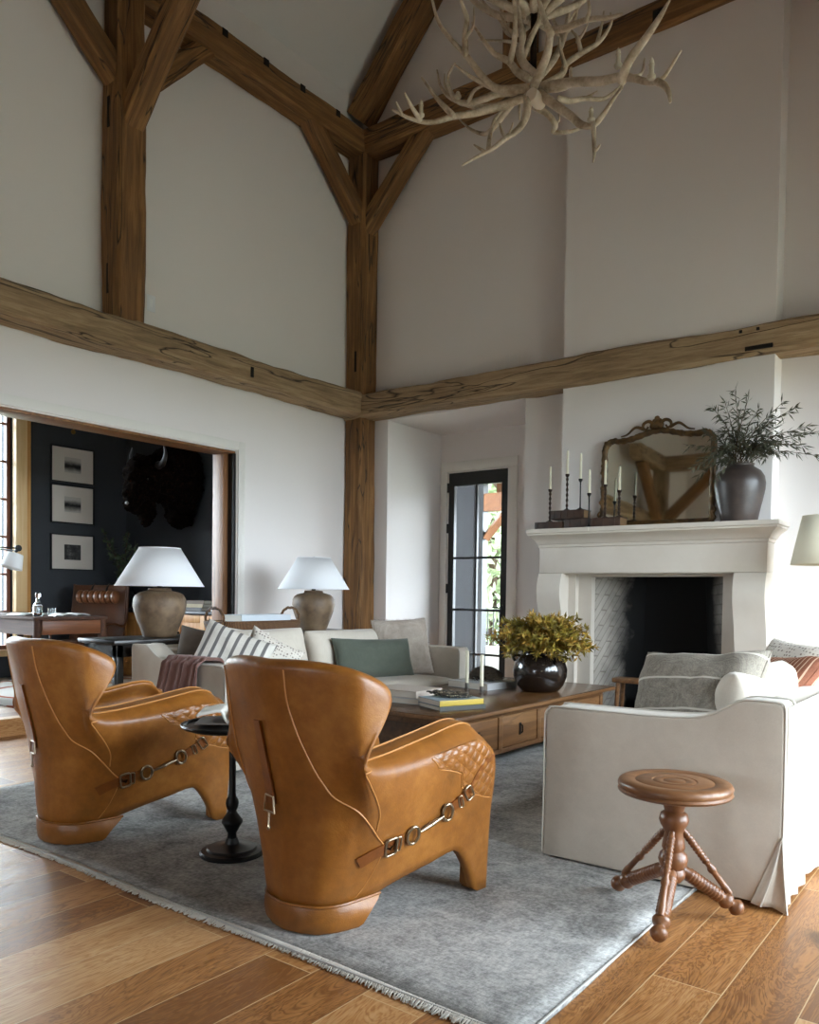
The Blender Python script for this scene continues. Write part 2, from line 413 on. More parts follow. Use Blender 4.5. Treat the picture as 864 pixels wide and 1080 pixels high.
# ================================================================= windows in the unseen walls, daylight
def thin_glass(name):
    k = N(name); t = k.add('ShaderNodeBsdfTransparent'); g = k.add('ShaderNodeBsdfGlossy'); g.inputs['Roughness'].default_value = .02
    f = k.add('ShaderNodeFresnel'); f.inputs['IOR'].default_value = 1.3
    mx = k.add('ShaderNodeMixShader'); k.link(f.outputs[0], mx.inputs[0]); k.link(t.outputs[0], mx.inputs[1]); k.link(g.outputs[0], mx.inputs[2])
    k.link(mx.outputs[0], k.out.inputs['Surface']); return k.m
M_glass = thin_glass('window_glass')
def window(name, ax, c, u0, u1, z0, z1, nu, nz, mat, th=.05, fr=.06, mu=.022):
    b = bm_new(); g = bm_new()
    def q(bb, ua, ub, za, zb, d0, d1):
        if ax == 0: bx(bb, c+d0, c+d1, ua, ub, za, zb)
        else: bx(bb, ua, ub, c+d0, c+d1, za, zb)
    q(b, u0, u0+fr, z0, z1, 0, th); q(b, u1-fr, u1, z0, z1, 0, th); q(b, u0+fr, u1-fr, z0, z0+fr, 0, th); q(b, u0+fr, u1-fr, z1-fr, z1, 0, th)
    for i in range(1, nu):
        u = u0+(u1-u0)*i/nu; q(b, u-mu/2, u+mu/2, z0+fr, z1-fr, .01, th-.01)
    for j in range(1, nz):
        z = z0+(z1-z0)*j/nz; q(b, u0+fr, u1-fr, z-mu/2, z+mu/2, .012, th-.012)
    o = struct(name, b, mat)
    q(g, u0+fr*.5, u1-fr*.5, z0+fr*.5, z1-fr*.5, th/2-.002, th/2+.002)
    obj('pane', g, M_glass, parent=o)
def portal(name, loc, rot, sx, sy):
    l = bpy.data.lights.new(name, 'AREA'); l.shape = 'RECTANGLE'; l.size = sx; l.size_y = sy; l.energy = 1
    l.cycles.is_portal = True
    o = bpy.data.objects.new(name, l); COL.objects.link(o); o.location = loc; o.rotation_euler = rot
wi = 2
for (u0, u1, z0, z1) in RW:
    window('window_%d' % wi, 0, XR+.12, u0, u1, z0, z1, 2, 4, M_black); wi += 1
    portal('daylight_portal', (XR+.3, (u0+u1)/2, (z0+z1)/2), (0, PI/2, 0), z1-z0, u1-u0)
for (u0, u1, z0, z1) in BW:
    window('window_%d' % wi, 1, YB-.17, u0, u1, z0, z1, 2, 4, M_black); wi += 1
    portal('daylight_portal', ((u0+u1)/2, YB-.3, (z0+z1)/2), (PI/2, 0, 0), u1-u0, z1-z0)
# ground outside
b = bm_new(); g = 90
for x0, x1, y0, y1 in ((-g, -10.35, -g, g), (1.85, g, -g, g), (-10.35, 1.85, -g, -5.4), (-10.35, 1.85, 8.8, g)): bx(b, x0, x1, y0, y1, -.4, -.22)
struct('lawn', b, mat_plain('grass_outside', '6a6a5c', .95, c2='7f7f72', ns=2))
W = bpy.data.worlds.new('overcast_sky'); SC.world = W; W.use_nodes = True
nt = W.node_tree; bg = nt.nodes['Background']; bg.inputs['Color'].default_value = (.77, .895, 1.0, 1); bg.inputs['Strength'].default_value = 5.0
SC.view_settings.view_transform = 'Standard'; SC.view_settings.look = 'None'; SC.view_settings.gamma = 1
SC.view_settings.use_curve_mapping = False; SC.view_settings.exposure = 2.68
cy = SC.cycles
cy.use_denoising = True; cy.max_bounces = 10; cy.diffuse_bounces = 6; cy.glossy_bounces = 4; cy.transparent_max_bounces = 16; cy.sample_clamp_indirect = 6; cy.caustics_reflective = False; cy.caustics_refractive = False
# ================================================================= fireplace
M_stone = mat_plain('cast_limestone', 'c9c0b4', .75, c2='bfb5a8', ns=3, bump=.1, bs=50, bd=.004)
def herring():
    k = N('sooty_herringbone_brick')
    v = k.coord((1, 1, 1), (PI/4, 0, PI/4))
    bk = k.add('ShaderNodeTexBrick'); bk.inputs['Scale'].default_value = 1; bk.inputs['Brick Width'].default_value = .15; bk.inputs['Row Height'].default_value = .05
    bk.inputs['Mortar Size'].default_value = .004; bk.offset = .5
    k.link(v, bk.inputs['Vector']); bk.inputs['Color1'].default_value = lin('9a9389'); bk.inputs['Color2'].default_value = lin('a79f95'); bk.inputs['Mortar'].default_value = lin('857d73')
    # soot deposited towards the back of the firebox
    sx = k.add('ShaderNodeSeparateXYZ'); k.link(k.coord(), sx.inputs[0])
    soot = k.math('ADD', k.math('MULTIPLY', k.math('SUBTRACT', sx.outputs[1], .17), 1.5), k.math('MULTIPLY', k.noise(k.coord(), 4, 4), .5))
    k.base(k.mix(k.ramp(soot, [(.2, 0.0), (.62, 1.0)]), bk.outputs['Color'], '0a0908')); k.rough(.9); k.bump(bk.outputs['Fac'], -.3, .01); return k.m
fp = thing('fireplace', 'pale cast limestone fireplace with moulded mantel shelf and curved legs', 'fireplace', (-2.69, 7.27, 0))
MX0, MX1 = -3.815+2.69, -1.562+2.69          # mantel lip ends (local x)
LX0, LX1 = -3.755+2.69, -1.67+2.69           # legs / lintel ends
Yf = -.24                                     # front of the lintel (local y)
# cornice: a swept profile with returns (outset o at height z)
prof = [(.0, 1.715), (.012, 1.722), (.016, 1.745), (.03, 1.752), (.045, 1.775), (.075, 1.80), (.115, 1.822), (.13, 1.83), (.13, 1.846), (.145, 1.85), (.145, 1.888), (.0, 1.888)]
b = bm_new()
rows = []
for o_, z in prof:
    rows.append([b.verts.new(p) for p in ((LX0-o_*.5, .0, z), (LX0-o_*.5, Yf-o_, z), (LX1+o_*.78, Yf-o_, z), (LX1+o_*.78, .0, z))])
for r0, r1 in zip(rows, rows[1:]):
    for k in range(3): b.faces.new((r0[k], r0[k+1], r1[k+1], r1[k]))
b.faces.new([r[0] for r in rows]); b.faces.new([r[3] for r in rows][::-1])
b.faces.new(rows[0]); b.faces.new((rows[0][0], rows[0][3], rows[-1][3], rows[-1][0])) if False else None
obj('mantel_shelf', b, M_stone, fp, smooth=25)
b = bm_new()
for jx in (-.49,): bx(b, jx-.002, jx+.002, Yf-.147, Yf-.12, 1.851, 1.8885)
obj('stone_joint', b, mat_plain('pale_joint_grout', 'e2dccf', .9), fp)
b = bm_new(); bx(b, LX0, LX1, Yf, -.001, 1.47, 1.716, .004); obj('lintel', b, M_stone, fp)
# legs with an S-curved front
def leg(x0, x1):
    b = bm_new(); n = 40; pl = []
    for i in range(n+1):
        t = i/n; z = 1.468*(1-t)
        # bulge near the top, hollow below the middle, flare at the foot
        y = Yf - .055*math.exp(-((z-1.28)/.17)**2) + .085*math.exp(-((z-.62)/.33)**2) - .02*math.exp(-(z/.14)**2)
        y -= .0 if z < 1.43 else (z-1.43)*-.2
        pl.append((y, z))
    poly = pl + [(-.001, 0), (-.001, 1.468)]
    prism(b, poly, 0, x0, x1)
    obj('leg', b, M_stone, fp, smooth=30)
leg(LX0, LX0+.245); leg(LX1-.255, LX1)
# inner jambs and firebox
b = bm_new()
bx(b, -.745, -.61, -.03, .05, 0, 1.468); bx(b, .615, .705, -.03, .05, 0, 1.468); bx(b, -.61, .615, -.03, .05, 1.44, 1.56); bx(b, LX0+.2, LX1-.2, -.2, -.03, 1.462, 1.475)
bx(b, LX0+.24, -.745, -.10, -.001, 0, 1.468); bx(b, .705, LX1-.25, -.10, -.001, 0, 1.468)
obj('inner_jamb', b, M_stone, fp)
b = bm_new(); zt = 1.44
P = [(-.70, .03), (-.36, .62), (.36, .62), (.70, .03)]
T = [(-.70, .03), (-.29, .56), (.29, .56), (.70, .03)]
for (xa, ya), (xc, yc), (xd, yd), (xe, ye) in zip(P, P[1:], T, T[1:]):
    q = [b.verts.new(p) for p in ((xa, ya, 0), (xc, yc, 0), (xe, ye, zt+.1), (xd, yd, zt+.1))]; b.faces.new(q)
q = [b.verts.new(p) for p in ((-.70, .03, zt+.1), (-.29, .56, zt+.1), (.29, .56, zt+.1), (.70, .03, zt+.1))]; b.faces.new(q)
q = [b.verts.new(p) for p in ((-.70, .03, .012), (-.36, .62, .012), (.36, .62, .012), (.70, .03, .012))]; b.faces.new(q)
bmesh.ops.remove_doubles(b, verts=b.verts, dist=.0005)
fb = obj('firebox', b, herring(), fp, smooth=0)
sm = fb.modifiers.new('thick', 'SOLIDIFY'); sm.thickness = .05; sm.offset = 0
b = bm_new(); bx(b, LX0-.05, LX1+.05, -.46, -.0, .0, .035, .006)
obj('hearth_slab', b, mat_plain('grey_hearth_stone', '7d766c', .7, c2='6c655b'), fp)
# iron grate with a log in it
gr = thing('fire_grate', 'black iron fire grate holding a charred log inside the fireplace', 'grate', (-2.66, 7.56, .045))
b = bm_new()
for i in range(6): tube(b, [(-.25+.1*i, -.14, .22), (-.25+.1*i, -.13, .12), (-.25+.1*i, .13, .12), (-.25+.1*i, .14, .24)], .011, 6)
tube(b, [(-.28, -.12, .12), (.28, -.12, .12)], .012, 6); tube(b, [(-.28, .12, .12), (.28, .12, .12)], .012, 6)
for x in (-.24, .24):
    for y in (-.12, .12): tube(b, [(x, y, 0), (x, y, .12)], .012, 6)
obj('grate_bars', b, M_black, gr)
b = bm_new(); lathe_axis(b, [(.06, 0), (.075, .02), (.07, .5), (.078, .97), (.06, 1)], (-.26, .02, .21), (.27, -.02, .215), 14)
obj('log', b, mat_wood('charred_log', ['1b130c', '3a2a1a', '57412b'], .9, 0, 14, .2, .5), gr)

# ================================================================= glazed door in the alcove, porch beyond
dx0, dx1, dz = -5.915, -5.045, 2.81
b = bm_new(); y0, y1 = 8.60, 8.655
fw = .085
bx(b, dx0, dx0+fw, y0, y1, .01, dz-.005); bx(b, dx1-fw, dx1, y0, y1, .01, dz-.005); bx(b, dx0+fw, dx1-fw, y0, y1, dz-.17, dz-.005); bx(b, dx0+fw, dx1-fw, y0, y1, .01, .22)
mx = (dx0+dx1)/2-.02
bx(b, mx-.014, mx+.014, y0+.008, y1-.008, .22, dz-.17)
zs = [.22, .98, 1.62, dz-.17]
for z in (.50, 1.06, 1.72): bx(b, dx0+fw, dx1-fw, y0+.01, y1-.01, z-.014, z+.014)
dr = struct('door_1', b, M_black)
b = bm_new(); bx(b, dx0+fw-.01, dx1-fw+.01, y0+.024, y0+.030, .2, dz-.16); obj('pane', b, M_glass, dr)
b = bm_new()
for z in (.5, 1.33, 2.1, 2.62):
    lathe(b, [(.016, -.06), (.016, .06)], 8, (dx0-.008, y0-.012, z))
obj('hinge', b, M_black, dr)
b = bm_new(); bx(b, dx1-.065, dx1-.02, y0-.008, y0, .98, 1.22, .004); tube(b, [(dx1-.042, y0-.01, 1.1), (dx1-.042, y0-.05, 1.1), (dx1-.16, y0-.05, 1.1)], .009, 8)
obj('handle', b, M_black, dr)
# porch: grey stucco wing wall with porch shade put into its colour, cedar soffit with rafters, railing, trees
b = bm_new(); bx(b, -9.6, -6.56, 10.2, 10.4, -.3, 3.9); struct('porch_wall', b, mat_plain('porch_shaded_stucco', '121316', .9, c2='16171a'))
b = bm_new(); bx(b, -6.545, -6.43, 10.25, 10.39, -.3, 3.1); struct('porch_post', b, M_black)
M_cedar = mat_wood('cedar_soffit', ['4f2d15', '6d4321', '83552c'], .6, 1, 16, .06, .2)
b = bm_new()
pts = [(-9.6, 2.95), (-2, 2.95)]
bx(b, -6.9, -1.5, 11.4, 11.6, 2.9, 3.25)                 # outer header
bx(b, -9.6, -1.5, 8.75, 11.6, 3.9, 3.95)                 # soffit boards
for i in range(5): bx(b, -7.1+i*.62, -6.98+i*.62, 8.75, 11.6, 3.72, 3.9)
bx(b, -6.42, -1.5, 10.25, 10.4, 2.50, 2.76); bx(b, -6.42, -1.5, 10.25, 10.4, 2.92, 3.12)
tube(b, [(-6.42, 10.32, 2.1), (-6.0, 10.32, 2.55)], .07, 4)
struct('porch_roof', b, M_cedar)
rl = thing('porch_railing', 'black metal railing of thin uprights on the porch outside the glazed door', 'railing', (-7, 12.4, -.22))
b = bm_new()
tube(b, [(-2.2, 0, 1.2), (3.2, 0, 1.2)], .03, 6); tube(b, [(-2.2, 0, .12), (3.2, 0, .12)], .025, 6)
obj('rail', b, M_black, rl)
b = bm_new()
for i in range(45): tube(b, [(-2.2+.12*i, 0, .12), (-2.2+.12*i, 0, 1.2)], .012, 5)
o = obj('baluster', b, M_black, rl)
b = bm_new()
bx(b, -14, -3, 12.0, 12.3, -.25, .35, .03); struct('porch_parapet', b, mat_plain('pale_porch_stone', 'cfcac0', .9))
M_leaf = mat_plain('garden_leaf', '66754f', .7, c2='aab692', ns=3); M_bark = mat_plain('tree_bark', '4c3a2a', .9, bump=.4, bs=12, bd=.03)
def leaf_quad(b, p, d, w, up):
    a = d.cross(up)
    a = a.normalized()*w if a.length > 1e-6 else Vector((w, 0, 0))
    n = d.cross(a).normalized()*w*.25
    v = [b.verts.new(q) for q in (p, p+d*.45+a+n, p+d, p+d*.45-a+n)]; m = b.verts.new(p+d*.5)
    b.faces.new((v[0], v[1], m)); b.faces.new((v[1], v[2], m)); b.faces.new((v[2], v[3], m)); b.faces.new((v[3], v[0], m))
def rvec():
    while 1:
        v = Vector((rnd(-1, 1), rnd(-1, 1), rnd(-1, 1)))
        if .05 < v.length < 1: return v.normalized()
def garden_tree(loc, h, r, lbl, n=1400, base=.25):
    t = thing('garden_tree', lbl, 'tree', loc)
    b = bm_new(); tube(b, [(0, 0, -.1), (.05, 0, h*.5), (0, .1, h*.9)], [.13, .1, .03], 8)
    for i in range(10):
        a = rnd(0, 6.28); z = rnd(.3, .8)*h; tube(b, [(0, 0, z), (math.cos(a)*r*.4, math.sin(a)*r*.4, z+.4), (math.cos(a)*r*.75, math.sin(a)*r*.75, z+.6)], [.05, .03, .01], 5)
    obj('trunk', b, M_bark, t)
    b = bm_new()
    for i in range(n):
        v = rvec(); z = h*(base+(1-base)*rnd(0, 1)); rr = r*math.sqrt(max(.05, 1-((z/h-.55)/.5)**2))*rnd(.55, 1)
        p = Vector((v.x*rr, v.y*rr, z)); leaf_quad(b, p, rvec()*rnd(.2, .4), rnd(.06, .12), rvec())
    obj('foliage', b, M_leaf, t, smooth=0)
garden_tree((-9.3, 15.2, -.22), 5.2, 2.2, 'pale green leafy tree beyond the porch railing, seen through the glazed door', 3200, .1)
garden_tree((-15.5, 5.2, -.22), 6.0, 2.6, 'green tree outside the tall office window at the left edge', 1500, .15)
# ================================================================= the dark office behind the opening
b = bm_new(); wall_cells(b, 0, -10.28, -10.0, [.7, 6.88], [-.1, 4.2], [(2.0, 5.0, .5, 3.75)]); struct('wall_office_back', b, M_dark)
b = bm_new(); bx(b, -10.0, XL-.28, 6.6, 6.88, .0, 4.2); struct('wall_office_right', b, M_dark)
b = bm_new(); bx(b, -10.0, XL-.28, .5, .78, .0, 4.2); struct('wall_office_left', b, M_dark)
b = bm_new(); bx(b, -10.28, XL-.28, .5, 6.88, 4.0, 4.2); struct('ceiling_office', b, M_dark)
M_honey = mat_wood('honey_oak', ['a06a31', 'c58b4a', 'd9a868'], .5, 2, 22, .05, .15)
M_honeyx = mat_wood('honey_oak_rail', ['a06a31', 'c08545', 'd3a05f'], .5, 0, 22, .05, .15)
M_rust = mat_wood('red_brown_sash', ['4c2412', '6d3a20', '80492b'], .5, 2, 22, .05, .15)
window('window_1', 0, -10.12, 2.0, 5.0, .5, 3.75, 5, 7, M_rust, .07, .045, .025)
b = bm_new()
bx(b, -10.0, -9.90, 5.0, 5.14, .15, 4.0, .006); bx(b, -10.0, -9.90, 2.0, 5.0, .42, .5, .004)
struct('trim_5', b, mat_wood('lit_tone_pine_casing', ['c99f66', 'dcb884', 'e6c99b'], .5, 2, 22, .05, .1))  # pine colour made paler to carry the light on the casing's front
b = bm_new(); bx(b, -10.0, -9.93, 5.141, 5.20, .15, 4.0, .004); struct('trim_6', b, M_honey)
portal('daylight_portal', (-10.35, 3.5, 2.1), (0, -PI/2, 0), 3.2, 3.0)

# framed photographs on the dark wall
M_frame = mat_plain('black_picture_frame', '0c0c0c', .4)
M_mat = mat_plain('ivory_picture_mount', 'cfc6bc', .85)
def landscape(name, seed, kind):
    k = N(name); sx = k.add('ShaderNodeSeparateXYZ'); k.link(k.coord(), sx.inputs[0])
    z = sx.outputs[2]; n = k.noise(k.coord((1, 14, 14), loc=(seed, seed, 0)), 1.0, 5)
    if kind == 2: f = k.math('MULTIPLY', k.noise(k.coord((1, 1, 1), loc=(seed, 0, 0)), 12, 6, .7), 1)
    else:
        hz = k.math('ABSOLUTE', k.math('SUBTRACT', z, -.012))
        f = k.math('ADD', k.math('MULTIPLY', hz, 7), k.math('MULTIPLY', n, .38))
    k.base(k.ramp(f, [(.28, '0d0d0d'), (.45, '6f6c68'), (.72, 'b6b0a8')] if kind != 2 else [(.35, '0a0a0a'), (.55, '3a3836'), (.75, '8e8a85')])); k.rough(.6); return k.m
M_pg = thin_glass('picture_glass')
for i, (z0, z1, dsc) in enumerate(((2.66, 3.10, 'topmost framed landscape photograph on the dark office wall'), (2.13, 2.60, 'middle framed photograph with a dark horizon line on the dark office wall'), (1.52, 1.96, 'lowest framed photograph of dark trees on the office wall, above the desk chair'))):
    t = thing('framed_photograph', dsc, 'picture', (-10, 5.79, (z0+z1)/2), group='framed photographs stacked on the office wall')
    h = (z1-z0)/2; w = .29
    b = bm_new()
    for a, c, d, e in ((-w-.015, w+.015, h, h+.015), (-w-.015, w+.015, -h-.015, -h), (-w-.015, -w, -h, h), (w, w+.015, -h, h)): bx(b, .001, .03, a, c, d, e)
    obj('frame', b, M_frame, t)
    b = bm_new(); bx(b, .002, .014, -w, w, -h, h); obj('mount', b, M_mat, t)
    b = bm_new(); bx(b, .014, .017, -.115, .115, -.10, .10); obj('print', b, landscape('monochrome_print_%d' % i, i*3.7, i), t)
pl = thing('picture_light', 'slim dark picture light above the topmost framed photograph', 'light', (-10, 5.8, 3.42))
b = bm_new(); lathe_axis(b, [(.018, 0), (.022, .05), (.022, .95), (.018, 1)], (.16, -.17, 0), (.16, .17, 0), 12); obj('tube_shade', b, M_black, pl)
b = bm_new(); tube(b, [(.0, 0, -.1), (.05, 0, -.03), (.16, 0, 0)], .008, 8); lathe_axis(b, [(.03, 0), (.03, 1)], (.0, 0, -.1), (.012, 0, -.1), 14); obj('arm', b, mat_plain('aged_brass', '8a6a34', .35, 1), pl)

# desk
M_desk = mat_wood('walnut_desk', ['2a180d', '45291a', '5c3a24'], .75, 0, 22, .06, .12)
M_desky = mat_wood('walnut_desk_front', ['4a2812', '744322', '8f5a30'], .4, 1, 22, .06, .12)
dk = thing('writing_desk', 'long brown walnut writing desk at the left in the dark office', 'desk', (-8.0, 4.22, .163))
b = bm_new(); bx(b, -1.9, .0, 0, .84, .765, .80, .008); obj('desktop', b, M_desk, dk)
b = bm_new(); bx(b, -1.86, -.04, .03, .06, .61, .765); bx(b, -1.86, -.04, .78, .81, .61, .765); bx(b, -1.86, -1.83, .06, .78, .61, .765); obj('apron', b, M_desk, dk)
b = bm_new(); bx(b, -.045, -.02, .1, .76, .615, .762, .006); obj('end_panel', b, M_desky, dk)
for x in (-1.85, -.08):
    for y in (.03, .76):
        b = bm_new(); lathe(b, [(.026, 0), (.03, .05), (.022, .1), (.034, .5), (.04, .58), (.04, .765)], 12, (x+.03, y+.03, 0)); obj('leg', b, M_desk, dk)
DZ = .163+.80
# decanter, tumbler, papers
M_gl = N('clear_cut_glass'); M_gl.b.inputs['Transmission Weight'].default_value = 1; M_gl.b.inputs['Roughness'].default_value = .03; M_gl.b.inputs['IOR'].default_value = 1.45; M_gl.base('f4f8f8'); M_gl = M_gl.m
dc = thing('decanter', 'clear glass decanter with stopper and a little amber liquor on the desk', 'decanter', (-8.3, 4.42, DZ))
k = 1.0
b = bm_new(); lathe(b, [(.045, 0), (.05, .006), (.05, .10), (.046, .125), (.022, .15), (.018, .185), (.024, .192), (.02, .192), (.014, .185), (.018, .15), (.042, .12), (.045, .012)], 24, cap1=True); obj('bottle', b, M_gl, dc)
b = bm_new(); lathe(b, [(.013, .188), (.013, .2), (.026, .205), (.027, .238), (.018, .25)], 16); obj('stopper', b, M_gl, dc)
b = bm_new(); lathe(b, [(.044, .013), (.0445, .035)], 20); obj('liquor', b, mat_plain('amber_liquor', '8a3a10', .1), dc)
tg = thing('tumbler', 'short clear glass tumbler beside the decanter on the desk', 'glass', (-8.25, 4.55, DZ))
b = bm_new(); lathe(b, [(.038, 0), (.043, .085), (.040, .085), (.036, .012)], 20); obj('cup', b, M_gl, tg)
M_paper = mat_plain('white_paper', 'e6e6e4', .8)
for (x, y, r, w, h, l) in ((-8.55, 4.5, .15, .42, .3, 'open white magazine lying on the desk behind the decanter'), (-8.3, 4.78, .1, .34, .25, 'white papers on the desk between tumbler and desk chair')):
    t = thing('magazine', l, 'magazine', (x, y, DZ), r)
    b = bm_new(); grid(b, lambda u, v: Vector(((u-.5)*h, (v-.5)*w, .004+.02*abs(math.sin(v*PI*2))**.7*(1-.0*u))), 2, 20); o = obj('pages', b, M_paper, t); s = o.modifiers.new('t', 'SOLIDIFY'); s.thickness = .004; s.offset = 1
# desk lamp with a white fabric shade on a swing arm
wl = thing('wall_mounted_swing_lamp', 'swing arm lamp with small white shade by the office window', 'lamp', (-9.86, 5.0, 1.75))
b = bm_new(); p_end = at(17, 581, 0, -8.9)-Vector((-9.86, 5.0, 1.75))
tube(b, [(0.01, 0, 0), (.35, -.75, -.02), (p_end.x, p_end.y, p_end.z)], .008, 8); sphere(b, p_end, .02); lathe_axis(b, [(.04, 0), (.04, 1)], (0.002, 0, 0), (.02, 0, 0), 14); obj('arm', b, M_black, wl)
b = bm_new(); q = p_end
rg = [[b.verts.new(Vector(q)+Matrix.Rotation(-.28, 3, 'X') @ Vector((r*math.cos(a*PI/14), r*math.sin(a*PI/14), z))) for a in range(28)] for r, z in ((.085, -.035), (.115, -.20))]
for a in range(28): b.faces.new((rg[0][a], rg[0][(a+1) % 28], rg[1][(a+1) % 28], rg[1][a]))
b.faces.new(rg[0][::-1])
o = obj('lamp_shade', b, mat_plain('white_lamp_linen', 'e9ebec', .85), wl)
s = o.modifiers.new('t', 'SOLIDIFY'); s.thickness = .003

# desk chair: brown leather with ribbed headrest roll
M_brn = mat_plain('chestnut_leather', '3f2312', .42, c2='5f3820', ns=4, bump=.15, bs=60, bd=.002)
M_chrome = mat_plain('polished_steel', 'b9b6b0', .25, 1)
ch = thing('desk_chair', 'brown leather desk chair with ribbed roll headrest behind the desk', 'chair', (-9.12, 5.51, .163), rot=(0, 0, .5))
b = bm_new()
def back(u, v): return Vector(((u-.5)*.72*(1-.02*v), .16+.12*v+.02*math.cos(u*PI*2)-.05*(2*u-1)**2, .42+.73*v))
V = grid(b, back, 12, 12); o = obj('backrest', b, M_brn, ch, smooth=180); s = o.modifiers.new('t', 'SOLIDIFY'); s.thickness = .045; s.offset = 1; bv = o.modifiers.new('b', 'BEVEL'); bv.width = .012; bv.segments = 2
b = bm_new(); bx(b, -.345, .345, -.28, .18, .38, .47, .03); obj('seat', b, M_brn, ch)
b = bm_new()
nr = 7
for i in range(nr):
    x0 = -.27+.54*i/nr; x1 = -.27+.54*(i+1)/nr
    lathe_axis(b, [(.045, 0), (.074, .15), (.084, .5), (.074, .85), (.045, 1)], (x0, .20, 1.0), (x1, .20, 1.0), 14)
hr = obj('headrest', b, mat_plain('tan_ribbed_leather', '6d4226', .35, c2='86573a', ns=6), ch)
M_strap = mat_plain('black_strap', '120d0b', .5)
for x in (-.1, .1):
    b = bm_new(); tube(b, [(x, .2, 1.05), (x, .25, 1.13), (x, .30, 1.165), (x, .335, 1.10)], .014, 6, flat=.4); obj('strap', b, M_strap, hr)
for s_ in (-1, 1):
    b = bm_new(); tube(b, smooth_path([(s_*.36, -.26, .66), (s_*.37, -.1, .68), (s_*.37, .18, .66), (s_*.36, .26, 1.0), (s_*.36, .28, 1.155)], 20), .018, 8); tube(b, [(s_*.36, -.25, .66), (s_*.36, -.25, .40)], .014, 8); obj('side_frame', b, M_brn, ch)
b = bm_new(); lathe(b, [(.03, .06), (.03, .38)], 14)
for i in range(5):
    a = i*2*PI/5; tube(b, [(0, 0, .09), (.3*math.cos(a), .3*math.sin(a), .05)], [.025, .018], 8); sphere(b, (.3*math.cos(a), .3*math.sin(a), .03), .03, 10, 6)
obj('swivel_base', b, M_chrome, ch)

# credenza along the right office wall
cz = thing('credenza', 'honey oak credenza with dark stone top along the dark office wall', 'cabinet', (-8.42, 6.33, .15))
b = bm_new(); bx(b, -1.4, 1.4, -.25, .265, .08, .82); bx(b, -1.36, 1.36, -.20, .26, 0, .08); obj('body', b, M_honeyx, cz)
b = bm_new(); bx(b, -1.43, 1.43, -.28, .268, .82, .86, .006); obj('countertop', b, mat_plain('black_soapstone', '191a1c', .35), cz)
for i in range(5):
    x0 = -1.39+i*.556
    b = bm_new(); bx(b, x0+.006, x0+.55, -.272, -.251, .10, .81, .003)
    d = obj('door', b, M_honey, cz)
    b = bm_new()
    for a, c, e, f in ((x0+.006, x0+.09, .10, .81), (x0+.466, x0+.55, .10, .81), (x0+.09, x0+.466, .10, .18), (x0+.09, x0+.466, .73, .81)): bx(b, a, c, -.284, -.271, e, f, .003)
    obj('door_frame', b, M_honey, d)
    b = bm_new(); sphere(b, (x0+(.08 if i % 2 else .476), -.30, .60), .014, 10, 8); obj('knob', b, M_black, d)
CT = .15+.862
def book(w, d, h, cov, page, name='book', spine=1):
    """hardback lying flat: w along x (spine side faces -y), d along y, h thick; returns (covers, pages)"""
    c = bm_new(); t = .0035
    bx(c, -w/2, w/2, -d/2, d/2, 0, t); bx(c, -w/2, w/2, -d/2, d/2, h-t, h)
    if spine == 1: bx(c, -w/2, w/2, -d/2, -d/2+t, t, h-t, 0)
    if spine == 2: bx(c, w/2-t, w/2, -d/2, d/2, t, h-t, 0)
    p = bm_new(); m = .006
    bx(p, -w/2+m, w/2-(m if spine == 1 else t), -d/2+(t if spine == 1 else m), d/2-m, t, h-t)
    return c, p
M_page = mat_plain('book_pages', 'd8d2c6', .9)
def put_book(name_label, cat, loc, rz, w, d, h, col, group=None, spine=1, page=None, rough=.5, spine_col=None):
    c, p = book(w, d, h, None, None, spine=spine)
    t = thing('book', name_label, cat, loc, rz, group)
    m = col if not isinstance(col, str) else mat_plain('book_cover_'+col, col, rough)
    obj('cover', c, m, t); obj('pages', p, page or M_page, t)
    if spine_col:
        s_ = bm_new(); bx(s_, w/2-.001, w/2+.0025, -d/2, d/2, 0, h, .001); obj('spine', s_, mat_plain('spine_'+spine_col, spine_col, .5), t)
    return t
zz = CT
for i, (c_, l) in enumerate((('2b2420', 'bottom black book of the small stack on the credenza'), ('a3936d', 'middle tan book of the small stack on the credenza'), ('5e4a33', 'topmost brown book of the small stack on the credenza'))):
    put_book(l, 'book', (-7.93+.01*i, 6.25, zz), .05*i, .30, .2, .042, c_, 'books stacked on the credenza'); zz += .043
wb = thing('card_box', 'small white box on the credenza beside the brass candlestick', 'box', (-7.56, 6.22, CT))
b = bm_new(); bx(b, -.075, .075, -.05, .05, 0, .035, .003); obj('tray', b, M_paper, wb); b = bm_new(); bx(b, -.077, .077, -.052, .052, .035, .058, .003); obj('lid', b, M_paper, wb)
cs = thing('brass_candlestick', 'tall thin brass candlestick with a white fitting on the credenza by the opening', 'candlestick', (-7.45, 6.30, CT))
M_brass = mat_plain('satin_brass', 'b8924c', .3, 1)
b = bm_new(); lathe(b, [(.05, 0), (.05, .01), (.012, .018), (.007, .03), (.007, .24), (.014, .25), (.014, .27), (.006, .28), (.006, .78), (.001, .80)], 14); obj('stem', b, M_brass, cs)
b = bm_new(); bx(b, -.035, .0, -.03, .02, .26, .31, .004); obj('fitting', b, M_paper, cs)
for z in (.335, .235):
    b = bm_new(); sphere(b, (.012, -.01, z), .014, 10, 8); obj('knob', b, M_brass, cs)
